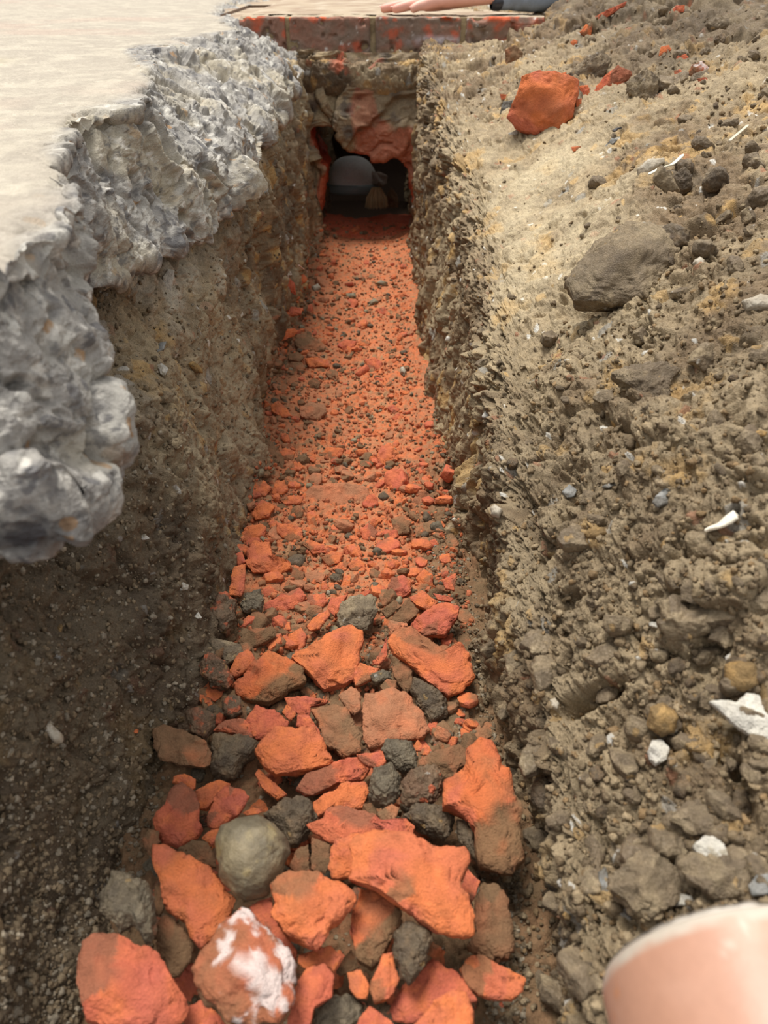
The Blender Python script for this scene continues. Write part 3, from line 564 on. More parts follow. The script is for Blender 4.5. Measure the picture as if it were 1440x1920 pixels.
# crop, outline, height, kind, thickness, label
ROCKS = [
 (K8, [(440,660),(460,610),(560,575),(760,590),(870,650),(1010,670),(1040,740),(1020,850),(1085,1000),(1080,1120),(1040,1140),(880,1105),(700,990),(640,930),(560,880),(440,830)], .128, 'brick', .42, 'largest broken orange brick, a wedge with a pointed corner lying on top of the heap'),
 (K8, [(330,690),(350,630),(440,585),(520,600),(560,700),(520,820),(345,820),(318,770)], .105, 'brick', .5, 'bright orange lobe of brick under the left end of the largest one'),
 (K8, [(220,545),(290,510),(310,470),(380,445),(520,475),(600,520),(720,515),(765,560),(760,620),(600,640),(330,640),(240,585)], .085, 'red', .35, 'flat pinkish brick piece with purple marks behind the largest broken brick'),
 (K8, [(1035,160),(1110,100),(1170,110),(1220,180),(1215,240),(1260,260),(1270,340),(1310,460),(1325,640),(1338,720),(1280,805),(1110,770),(1080,680),(1080,570),(1030,500),(960,460),(910,460),(915,310),(1000,280),(1040,250)], .10, 'half', .55, 'tall half orange half mud coated brick lump standing against the right wall'),
 (K8, [(25,850),(90,790),(160,780),(270,785),(320,820),(400,860),(460,910),(455,950),(310,1130),(260,1200),(120,1130),(20,1010),(40,950)], .125, 'brick', .6, 'chunky brick piece with flat pink top right of the white coated lump'),
 (K8, [(490,880),(590,900),(680,960),(690,1020),(640,1150),(550,1300),(470,1250),(435,1130),(450,1000)], .10, 'half', .6, 'upright wedge, one side orange and the other brown, under the largest broken brick'),
 (K8, [(700,1070),(760,1045),(860,1085),(865,1150),(830,1260),(745,1370),(700,1330),(660,1200),(665,1100)], .11, 'clod', .6, 'smooth grey brown block with a pointed lower end just below the largest broken brick'),
 (K8, [(415,1310),(490,1295),(535,1370),(520,1450),(470,1450),(430,1400)], .10, 'brick', .6, 'small squarish orange brick bit left of an upright orange shard near the bottom'),
 (K8, [(600,1220),(655,1195),(665,1280),(690,1350),(640,1450),(560,1470),(530,1400),(560,1320)], .10, 'brick', .6, 'upright orange shard leaning beside the grey brown pointed block'),
 (K8, [(1075,930),(1120,850),(1190,855),(1250,920),(1285,1150),(1260,1250),(1180,1250),(1100,1220),(1040,1170),(1090,1100)], .085, 'dull', .6, 'brown oblong brick lump against the right wall below the tall mud coated one'),
 (K8, [(1000,1290),(1060,1220),(1130,1235),(1340,1340),(1330,1410),(1270,1455),(1150,1450),(1060,1400)], .09, 'brick', .5, 'long orange brick piece pointing right at the foot of the right wall'),
 (K8, [(640,1500),(700,1380),(800,1310),(860,1250),(960,1290),(1030,1340),(1090,1460),(1000,1500),(760,1578),(660,1560)], .085, 'red', .5, 'dark red brick piece behind the pale patched piece at the frame bottom'),
 (K8, [(760,1590),(880,1450),(960,1400),(1030,1420),(1080,1530),(1060,1640),(800,1660)], .115, 'brick', .55, 'orange brick piece with a pale pink patch at the bottom edge right of centre'),
 (K8, [(250,1500),(330,1440),(420,1420),(500,1480),(480,1570),(400,1620),(250,1620)], .085, 'clodgrey', .6, 'grey clod of earth low in the heap at the bottom centre'),
 (K8, [(480,1560),(530,1480),(600,1530),(680,1600),(600,1660),(440,1650)], .10, 'red', .5, 'red brick tip poking up at the bottom edge right of a grey clod'),
 (K8, [(110,1560),(150,1400),(210,1290),(290,1270),(350,1330),(340,1440),(250,1500),(220,1620),(120,1640)], .11, 'red', .5, 'long pink brick sliver right of the white coated lump'),
 (K8, [(160,1220),(330,1175),(390,1230),(350,1310),(290,1270),(200,1290),(165,1260)], .10, 'brick', .5, 'small orange piece behind the long pink sliver'),
 (K8, [(360,1310),(400,1230),(440,1190),(480,1280),(440,1310),(380,1330)], .085, 'dull', .6, 'small dull brown brick piece in the gap left of the upright wedge foot'),
 (K8, [(1010,860),(1040,770),(1110,840),(1080,920),(1060,950)], .09, 'red', .6, 'small rust red piece tucked under the right corner of the largest broken brick'),
 (K8, [(535,330),(560,270),(640,235),(700,290),(690,400),(620,450),(555,440),(525,390)], .08, 'clodgrey', .8, 'round dark grey earth ball with a pale spot, left of an orange flecked one'),
 (K8, [(690,330),(750,280),(860,255),(910,310),(905,390),(850,445),(760,460),(700,410)], .08, 'clodred', .8, 'round earth ball with orange flecks, right of a dark grey one'),
 (K8, [(600,170),(640,115),(750,120),(785,200),(780,270),(700,280),(640,230)], .065, 'clodgrey', .7, 'dark grey clod above the two round earth balls'),
 (K8, [(790,210),(870,160),(1000,130),(1040,160),(1030,230),(960,300),(910,310),(850,250),(790,245)], .07, 'dull', .5, 'flat brown slab of brick left of the tall mud coated lump top'),
 (K8, [(700,490),(800,450),(920,455),(990,510),(970,600),(930,630),(800,580),(700,520)], .078, 'clod', .6, 'long dark brown clod below the two round earth balls'),
 (K8, [(975,560),(980,510),(1040,510),(1075,600),(1100,750),(1050,700),(1000,640)], .08, 'clod', .7, 'tall narrow brown stone standing between long dark clod and tall lump'),
 (K8, [(150,360),(200,280),(330,230),(430,200),(480,195),(550,250),(500,310),(370,330),(270,380),(190,395)], .065, 'red', .45, 'long red brick sliver lying diagonally below the dusty pale brick'),
 (K8, [(470,185),(600,165),(620,220),(580,260),(500,225)], .072, 'red', .5, 'small pointed red piece touching the right end of the diagonal red sliver'),
 (K8, [(240,430),(290,390),(420,330),(510,320),(535,370),(500,460),(430,470),(340,450),(270,510),(240,470)], .072, 'brick', .45, 'bright orange piece just below the long diagonal red sliver'),
 (K8, [(0,500),(100,410),(200,410),(250,480),(240,560),(160,660),(120,660),(40,560)], .075, 'clod', .6, 'brown earth clod right of the big round grey stone'),
 (K8, [(570,490),(650,435),(690,460),(660,530),(590,520)], .078, 'tan', .6, 'small tan wedge left of the long dark brown clod'),
 (K8, [(500,440),(550,430),(580,490),(540,510)], .07, 'dull', .6, 'tiny brown chip under the dark grey earth ball'),
 (K8, [(120,760),(160,670),(215,650),(225,780),(150,790)], .08, 'dull', .4, 'thin brown brick plate standing right of the big round grey stone'),
 (K8, [(225,780),(230,600),(330,650),(335,760),(300,800)], .08, 'dull', .4, 'brown brick plate under the left lobe of the largest broken brick'),
 (K8, [(765,135),(785,100),(805,130),(800,165),(770,160)], .06, 'brick', .6, 'tiny orange chip right of the dark grey clod, the left of two'),
 (K8, [(795,180),(815,125),(850,155),(840,185)], .06, 'brick', .6, 'tiny orange chip right of the dark grey clod, the right of two'),
 (K7, [(125,1290),(150,1200),(250,1160),(350,1170),(440,1210),(540,1240),(600,1320),(630,1400),(690,1490),(725,1560),(700,1650),(300,1690),(180,1620),(140,1450)], .115, 'red', .5, 'big rounded red brick lump at the bottom left of the heap'),
 (K7, [(750,1350),(800,1250),(880,1180),(890,1110),(1010,1010),(1080,1050),(1130,1130),(1260,1230),(1315,1320),(1300,1500),(1220,1640),(950,1640),(830,1530),(780,1430)], .135, 'white', .65, 'large brick lump with a white mortar coated face at the bottom of the heap'),
 (K7, [(540,680),(600,670),(720,750),(850,800),(900,900),(980,970),(960,1030),(900,1150),(790,1230),(740,1180),(710,1100),(620,1020),(580,900),(545,800)], .10, 'brick', .45, 'long rough orange brick slab sloping down left of the round grey stone'),
 (K7, [(870,660),(900,580),(1000,530),(1110,510),(1200,560),(1270,640),(1280,720),(1240,830),(1160,940),(1040,980),(970,940),(890,850)], .112, 'grey', .8, 'big round grey stone in the heap'),
 (K7, [(540,50),(600,30),(700,50),(820,120),(860,180),(850,250),(820,260),(690,250),(580,210),(545,150)], .065, 'tan', .4, 'flat tan brick slab with clean edges lying against the left wall'),
 (K7, [(540,540),(570,490),(610,470),(620,400),(690,340),(760,390),(790,460),(790,550),(800,590),(780,630),(680,690),(590,660),(545,600)], .078, 'red', .6, 'lumpy red brick with a dark glassy spot by the left wall'),
 (K7, [(640,340),(650,305),(710,288),(770,320),(770,370),(730,390),(680,350)], .07, 'brick', .6, 'small orange knob on top of the lumpy red brick by the left wall'),
 (K7, [(760,390),(830,340),(900,325),(960,350),(900,400),(830,490),(790,480)], .068, 'brick', .6, 'orange brick piece right of the small knob by the left wall'),
 (K7, [(835,520),(880,400),(930,360),(1020,380),(1060,420),(1000,510),(900,590),(840,570)], .078, 'red', .6, 'angular red brick piece above the big round grey stone'),
 (K7, [(870,100),(900,80),(1040,90),(1110,130),(1080,210),(1020,240),(980,330),(900,320),(845,280),(860,190)], .055, 'clod', .6, 'crumbly brown clod right of the flat tan slab'),
 (K7, [(560,1100),(610,1055),(700,1130),(760,1230),(740,1300),(680,1390),(610,1390),(560,1230)], .09, 'dull', .6, 'dull brown brick piece between the big rounded red lump and the long rough slab'),
 (K7, [(250,950),(320,820),(370,815),(500,880),(545,950),(550,1080),(550,1170),(500,1220),(480,1150),(430,1100),(370,1130),(260,1040)], .125, 'clodgrey', .6, 'grey earth clod overhanging the big rounded red lump at the left wall'),
 (K7, [(670,700),(740,650),(820,660),(870,720),(880,800),(780,770),(700,740)], .088, 'dull', .6, 'brown piece wedged left of the big round grey stone'),
 (K7, [(1085,290),(1110,265),(1180,330),(1260,400),(1210,435),(1130,370)], .055, 'brick', .5, 'narrow orange strip leaning below the big pitted brick'),
 (K7, [(1020,500),(1080,475),(1150,485),(1100,510),(1040,515)], .075, 'brick', .4, 'thin orange flake above the big round grey stone'),
 (K7, [(800,640),(840,600),(900,585),(880,640),(860,680)], .085, 'brick', .5, 'small orange chip touching the left side of the big round grey stone'),
 (K7, [(1060,1010),(1180,950),(1190,1060),(1320,1250),(1310,1300),(1180,1210),(1130,1130),(1080,1050)], .095, 'red', .5, 'shaded red brick edge between the white coated lump and the chunky flat topped piece'),
 (K7, [(730,1540),(800,1510),(900,1600),(940,1660),(700,1680)], .09, 'red', .5, 'red brick corner at the bottom edge between the rounded red and the white coated lumps'),
 (K7, [(480,640),(510,590),(570,600),(580,660),(545,680),(535,750),(490,690)], .085, 'dull', .5, 'small reddish brown chip against the left wall under the lumpy red brick'),
 (K7, [(545,900),(570,880),(600,1010),(580,1060),(550,1050)], .095, 'dull', .6, 'narrow brown stone beside the grey clod at the left wall'),
 (K6, [(905,735),(920,690),(1010,655),(1060,700),(1130,745),(1190,770),(1220,740),(1270,780),(1280,830),(1300,890),(1230,960),(1170,970),(1080,910),(990,820),(925,780)], .06, 'brick', .38, 'long orange slab of brick lying diagonally against the right wall'),
 (K6, [(465,800),(560,750),(640,690),(740,660),(790,680),(785,740),(770,800),(760,880),(700,935),(620,950),(570,910),(530,860)], .048, 'brick', .42, 'broad flat orange brick piece with a scooped hollow in mid trench'),
 (K6, [(210,920),(330,800),(370,765),(450,800),(520,850),(530,910),(430,970),(370,1010),(260,990),(215,960)], .05, 'half', .5, 'brick wedge with orange top and brown side, left of the broad piece with a hollow'),
 (K6, [(195,855),(230,790),(275,762),(315,810),(270,860),(220,890)], .045, 'brick', .5, 'small orange triangular chip behind the orange and brown wedge'),
 (K6, [(268,390),(275,320),(310,275),(375,280),(385,350),(460,370),(470,400),(420,430),(300,420)], .03, 'brick', .5, 'orange L shaped brick piece near the left wall'),
 (K6, [(225,275),(260,215),(330,198),(360,215),(350,260),(290,280),(240,285)], .025, 'brick', .5, 'orange brick piece behind the L shaped one at the left wall'),
 (K6, [(400,190),(450,200),(520,215),(525,270),(460,285),(410,240)], .025, 'brick', .5, 'orange angular piece behind and right of the L shaped one'),
 (K6, [(345,590),(350,560),(420,520),(510,485),(545,520),(500,570),(440,600),(380,585)], .03, 'red', .5, 'red brick piece right of the dark grey pebble'),
 (K6, [(520,610),(550,520),(620,510),(640,550),(590,590),(530,645)], .028, 'red', .45, 'folded looking red piece left of the big pitted tan stone'),
 (K6, [(540,660),(570,620),(640,580),(645,610),(600,670),(560,680)], .032, 'brick', .4, 'thin orange flake below the folded looking red piece'),
 (K6, [(680,620),(700,550),(780,510),(850,530),(855,600),(820,670),(740,680),(690,660)], .04, 'mud', .65, 'big pitted tan stone in the middle of the trench, rounder than the bricks round it'),
 (K6, [(635,580),(650,530),(725,515),(700,570),(670,620)], .034, 'red', .5, 'red piece touching the left side of the pitted tan stone'),
 (K6, [(905,490),(925,440),(970,425),(1010,460),(1010,510),(960,540),(915,530)], .03, 'red', .6, 'rounded red brick knob on the right side, left of the yellow orange one'),
 (K6, [(1030,440),(1070,395),(1110,430),(1110,500),(1085,510),(1040,470)], .03, 'brick', .6, 'yellow orange upright knob near the right wall'),
 (K6, [(1000,530),(1060,500),(1130,550),(1090,590),(1030,565)], .034, 'brick', .5, 'smooth oval orange chip below the yellow orange knob'),
 (K6, [(1005,650),(1100,570),(1160,555),(1230,570),(1210,630),(1160,700),(1070,700),(1030,680)], .05, 'red', .5, 'pinkish brick piece behind the long diagonal slab by the right wall'),
 (K6, [(1150,450),(1215,420),(1205,500),(1165,490)], .035, 'red', .5, 'small pink chip on end by the right wall'),
 (K6, [(1110,510),(1200,530),(1190,550),(1130,540)], .035, 'red', .5, 'flat pink chip below the one on end by the right wall'),
 (K6, [(875,590),(940,540),(965,570),(900,625)], .038, 'dull', .5, 'small brown squared brick corner on a larger brown plate'),
 (K6, [(930,610),(1000,530),(1050,590),(990,650),(920,640)], .034, 'dull', .4, 'flat brown squarish plate left of the oval orange chip'),
 (K6, [(905,660),(920,635),(990,645),(1000,660),(920,695)], .05, 'dusty', .5, 'pale dusty bit at the upper tip of the long diagonal slab'),
 (K6, [(85,600),(110,520),(180,515),(225,540),(230,640),(180,710),(100,690)], .05, 'clodred', .6, 'upright brown and rust lump against the left wall'),
 (K6, [(230,725),(280,680),(380,660),(405,680),(400,710),(300,755),(250,750)], .035, 'dull', .5, 'brown long brick piece right of the upright rust lump'),
 (K6, [(235,560),(260,510),(330,500),(355,550),(330,600),(270,600)], .033, 'clodgrey', .7, 'dark grey pebble with a white patch on top'),
 (K6, [(60,830),(100,790),(170,820),(210,900),(180,940),(110,930),(70,880)], .055, 'clodred', .6, 'rust and tan clod against the left wall beside the small triangular chip'),
 (K6, [(165,1000),(190,970),(240,975),(250,1050),(200,1080),(170,1060)], .055, 'clodred', .6, 'brown oval clod left of the red pointed piece'),
 (K6, [(0,1060),(50,1030),(130,1070),(125,1120),(80,1180),(20,1130)], .065, 'clodred', .7, 'round rust clod at the left wall above the flat tan slab'),
 (K6, [(115,1130),(170,1080),(260,1075),(330,1120),(290,1170),(210,1140)], .062, 'red', .45, 'red pointed piece left of the big pitted brick'),
 (K6, [(265,1080),(310,1010),(400,1040),(460,1090),(450,1110),(400,1170),(310,1170)], .062, 'red', .45, 'pinkish upper part of rubble behind the big pitted brick'),
 (K6, [(330,1180),(400,1120),(490,1120),(580,1110),(610,1180),(660,1270),(560,1310),(400,1330),(340,1290),(310,1220)], .07, 'brick', .55, 'big pitted orange brick with a brown lower right face'),
 (K6, [(440,980),(530,975),(640,990),(620,1010),(560,1020),(550,1080),(490,1050),(450,1010)], .055, 'red', .4, 'long red flake between the orange brown wedge and the dusty piece'),
 (K6, [(430,1050),(450,1010),(495,1050),(470,1090)], .055, 'brick', .5, 'small orange chip under the long red flake'),
 (K6, [(490,1110),(500,1055),(550,1065),(600,1130),(605,1180),(570,1130)], .062, 'red', .5, 'narrow red piece above the big pitted brick'),
 (K6, [(550,1030),(660,1005),(720,1020),(740,1080),(790,1150),(780,1220),(700,1245),(620,1180),(590,1090)], .058, 'tan', .42, 'dusty orange brick piece right of the big pitted brick'),
 (K6, [(785,1040),(810,970),(930,940),(1010,980),(1060,1050),(1100,1130),(1070,1170),(960,1170),(820,1220),(790,1170),(800,1100)], .048, 'dusty', .4, 'widest dust covered brick lying flat right of the middle'),
 (K6, [(680,970),(740,930),(780,960),(785,1030),(750,1060),(700,1000)], .05, 'dusty', .5, 'rough dusty lump behind the dusty orange piece'),
 (K6, [(870,930),(900,895),(945,905),(940,950),(890,960)], .048, 'dull', .6, 'small brown lump above the widest dust covered brick'),
 (K6, [(925,850),(960,815),(1010,840),(1020,930),(990,965),(950,920)], .048, 'dull', .6, 'upright brown stone below the long diagonal slab'),
 (K6, [(1020,900),(1100,930),(1170,990),(1180,1060),(1100,1100),(1060,1050),(1010,960)], .045, 'clod', .5, 'earth clod with pale specks right of the widest dust covered brick'),
 (K6, [(830,880),(880,850),(930,860),(930,900),(850,920)], .046, 'clodgrey', .6, 'small grey clod left of the upright brown stone'),
 (K6, [(750,870),(780,825),(870,850),(830,900),(760,930)], .045, 'brick', .5, 'orange piece right of the broad piece with a hollow'),
 (K6, [(840,830),(880,760),(900,700),(905,790),(870,835)], .045, 'red', .5, 'narrow red piece at the left tip of the long diagonal slab'),
 (K6, [(195,470),(210,400),(265,380),(260,500),(240,525),(190,515)], .035, 'brick', .4, 'upright orange brick face stuck in the left wall'),
 (K6, [(205,340),(250,320),(265,370),(230,390)], .03, 'red', .5, 'small red chip above the upright orange face in the left wall'),
 (K6, [(340,490),(370,475),(410,500),(380,540),(345,520)], .028, 'red', .6, 'small round red chip above the red piece and dark grey pebble'),
 (K6, [(460,450),(480,390),(530,420),(520,470)], .024, 'dull', .6, 'brown cube shaped bit right of the L shaped piece'),
 (K6, [(530,420),(580,405),(630,430),(610,460),(540,470)], .02, 'dusty', .5, 'dusty flat bit in mid trench right of the brown cube shaped one'),
 (K6, [(605,350),(650,320),(700,330),(690,370),(640,390)], .022, 'brick', .5, 'orange brick bit in mid trench behind a yellowish flake'),
 (K6, [(520,290),(560,270),(620,300),(630,330),(570,335)], .02, 'brick', .5, 'orange flat bit right of the angular piece in mid trench'),
 (K6, [(725,380),(770,350),(805,380),(790,410),(740,410)], .022, 'brick', .5, 'orange triangular bit in mid trench'),
 (K6, [(660,400),(690,370),(740,370),(700,420)], .02, 'brick', .5, 'yellowish orange flake left of the triangular bit in mid trench'),
 (K6, [(640,440),(660,420),(700,430),(695,465),(650,460)], .024, 'clod', .6, 'small oval brown pebble in mid trench'),
 (K6, [(700,480),(705,430),(740,430),(735,485)], .026, 'brick', .5, 'small upright orange chip right of the oval brown pebble'),
 (K6, [(780,220),(820,195),(860,235),(840,280),(790,265)], .02, 'red', .6, 'single red rounded piece by itself in the dusty middle of the trench'),
 (K6, [(540,150),(575,135),(595,190),(575,235),(545,200)], .02, 'brick', .6, 'upright orange shard with a grey side below the big buried brick'),
 (K6, [(275,60),(290,20),(350,0),(385,40),(350,75),(300,85)], .022, 'brick', .5, 'orange wedge with brown underside against the left wall, farthest of its size'),
 (K6, [(385,60),(400,10),(440,0),(455,50),(400,80)], .02, 'brick', .6, 'rounded orange piece right of the farthest orange wedge'),
 (K6, [(420,90),(460,70),(530,75),(510,110),(440,110)], .02, 'brick', .4, 'thin curved orange flake left of the big buried brick'),
 (K6, [(920,180),(960,165),(1010,190),(1000,240),(940,250)], .018, 'tan', .6, 'tan dusty lump right of the single red rounded piece'),
 (K6, [(295,150),(340,90),(395,120),(370,170),(310,180)], .018, 'brick', .5, 'flat orange piece in front of the farthest orange wedge'),
 (K6, [(500,90),(560,30),(700,10),(820,40),(830,100),(750,160),(600,160),(530,130)], .004, 'dusty', .22, 'big brick half buried in dust in the middle of the trench'),
 (K6, [(1120,210),(1150,185),(1165,210),(1140,230)], .02, 'brick', .6, 'bright orange crumb near the right wall, level with the single red piece'),
 (K6, [(1075,280),(1120,265),(1135,290),(1090,310)], .02, 'red', .5, 'pink crumb near the right wall in front of the bright orange one'),
 (K6, [(120,760),(130,720),(240,740),(260,790),(180,830)], .05, 'mud', .6, 'grey crumbly stone behind the small triangular chip at the left wall'),
 (K5, [(345,700),(370,650),(430,650),(520,700),(555,745),(440,750),(370,735)], .022, 'tan', .4, 'tan plate of brick propped up by the left wall far down the trench'),
 (K5, [(235,650),(280,625),(350,612),(375,630),(340,660),(270,690),(250,720)], .02, 'brick', .5, 'curved orange piece left of the propped tan plate'),
 (K5, [(600,710),(650,680),(715,690),(700,730),(640,745)], .012, 'red', .5, 'flat red piece right of the propped tan plate'),
 (K5, [(720,710),(740,680),(795,700),(780,725)], .012, 'brick', .5, 'small orange chip beside the flat red piece in the far part'),
 (K5, [(760,800),(820,780),(870,820),(850,860),(800,865)], .014, 'red', .5, 'red angular piece at the centre right of the far part'),
 (K5, [(310,770),(370,750),(410,780),(380,810),(320,800)], .016, 'tan', .5, 'tan pebble in front of the propped tan plate'),
 (K5, [(320,850),(330,810),(400,815),(415,850),(370,885)], .016, 'tan', .6, 'tan cube shaped bit in front of the tan pebble'),
 (K5, [(410,790),(480,785),(550,800),(555,840),(440,845)], .016, 'brick', .5, 'orange bar shaped bit in front of the propped tan plate'),
 (K5, [(530,880),(560,850),(610,870),(600,925),(560,910)], .014, 'tan', .6, 'tan orange bit in front of the bar shaped one'),
 (K5, [(430,930),(470,905),(510,930),(490,970),(440,960)], .014, 'dull', .6, 'brown pebble in front of the tan cube shaped bit'),
 (K5, [(380,1080),(430,1050),(530,1060),(535,1110),(500,1150),(420,1150),(385,1130)], .018, 'dusty', .5, 'dusty yellow orange block on the left half of the trench'),
 (K5, [(210,1070),(250,1045),(300,1080),(340,1130),(280,1140),(215,1100)], .018, 'brick', .5, 'red orange piece left of the dusty yellow orange block'),
 (K5, [(145,1280),(170,1240),(230,1290),(290,1380),(300,1470),(240,1420),(170,1360)], .03, 'dull', .5, 'dark brown splintery piece leaning on the left wall'),
 (K5, [(260,1340),(300,1310),(355,1340),(340,1390),(280,1385)], .022, 'brick', .5, 'orange bit right of the dark splintery piece'),
 (K5, [(505,1350),(540,1310),(640,1320),(630,1360),(560,1390),(510,1400)], .014, 'brick', .4, 'low orange piece pressed into the dust at mid trench'),
 (K5, [(830,1360),(860,1300),(910,1290),(965,1350),(960,1390),(890,1420),(840,1400)], .02, 'brick', .6, 'bright orange cube like chunk standing alone right of mid trench'),
 (K5, [(320,1430),(360,1385),(375,1420),(350,1465)], .018, 'brick', .4, 'small folded orange chip before the dark splintery piece'),
 (K5, [(970,850),(990,840),(1010,870),(1000,890),(970,880)], .012, 'pale', .8, 'small pale rounded pebble near the right wall in the far part'),
 (K5, [(270,520),(310,490),(400,495),(390,530),(320,540)], .018, 'red', .4, 'long red flake at the left wall behind the curved orange piece'),
 (K5, [(290,330),(320,315),(350,350),(360,420),(330,400)], .018, 'red', .5, 'farthest red shard standing at the left wall'),
 (K5, [(830,500),(880,490),(900,520),(860,545)], .01, 'red', .5, 'red chip at the centre right far down the trench'),
 (K5, [(940,420),(1000,400),(1010,420),(960,435)], .01, 'brick', .5, 'thin orange chip by the right wall far down the trench'),
 (K5, [(890,1080),(930,1060),(970,1090),(940,1120)], .012, 'red', .5, 'red chip behind another near the right side, level with the dusty block'),
 (K5, [(920,1140),(960,1110),(990,1130),(950,1160)], .012, 'red', .5, 'red chip in front of another near the right side, level with the dusty block'),
 (K5, [(1010,1440),(1030,1430),(1040,1480),(1015,1500)], .014, 'brick', .5, 'upright orange chip on the brown earth near the right wall'),
 (K5, [(1060,1440),(1110,1420),(1110,1465),(1070,1470)], .014, 'red', .4, 'flat pink chip right of the upright one on the brown earth'),
 (K5, [(700,1480),(740,1470),(770,1500),(740,1515)], .012, 'dusty', .5, 'dusty flat chip behind the big buried brick'),
 (K5, [(580,1430),(630,1415),(670,1440),(630,1465),(590,1455)], .012, 'dusty', .5, 'dusty round bit behind the left end of the big buried brick'),
 (K5, [(820,350),(860,330),(900,345),(870,365)], .01, 'grey', .5, 'grey pebble far down the trench near its right side'),
 (K5, [(650,410),(710,405),(715,435),(660,440)], .01, 'grey', .5, 'flat grey pebble far down the middle of the trench'),
 (K5, [(775,465),(820,435),(850,460),(800,480)], .01, 'grey', .5, 'grey pebble with a pale rim right of the flat far one'),
 (K5, [(450,370),(490,350),(510,380),(470,400)], .012, 'pale', .6, 'whitish pebble far down the trench on its left side'),
 (K5, [(1165,1285),(1190,1255),(1208,1290),(1185,1305)], .03, 'brick', .5, 'lone orange chip on brown earth by the right wall'),
 (K5, [(1265,1480),(1280,1465),(1290,1490),(1272,1505)], .03, 'brick', .6, 'tiny bright orange chip at the foot of the right wall'),
]
NAMEOF = {'clod': ('earth_clod', 'clod of earth'), 'clodred': ('earth_clod', 'clod of earth'), 'clodgrey': ('earth_clod', 'clod of earth'), 'grey': ('stone', 'stone'), 'pale': ('pebble', 'pebble'), 'flint': ('flint_chip', 'stone chip'), 'concrete': ('concrete_chip', 'concrete chip'), 'ochre': ('pebble', 'pebble'), 'mud': ('stone', 'stone')}
for crop, pts, z, kind, th, lab in ROCKS:
    nm, ct = NAMEOF.get(kind, ('brick_fragment', 'brick fragment'))
    if 'stone' in lab.split() and nm == 'brick_fragment': nm, ct = 'stone', 'stone'
    if kind == 'clod' and ('stone' in lab.split() or 'block' in lab.split() or 'pebble' in lab.split()): nm, ct = 'stone', 'stone'
    if crop is K5 or (crop is K6 and z <= .03): traced(crop, pts, None, kind, nm, lab, ct, th, surf=True, lift=-.05 if z < .005 else .8, facing=.5)
    else: traced(crop, pts, z, kind, nm, lab, ct, th)

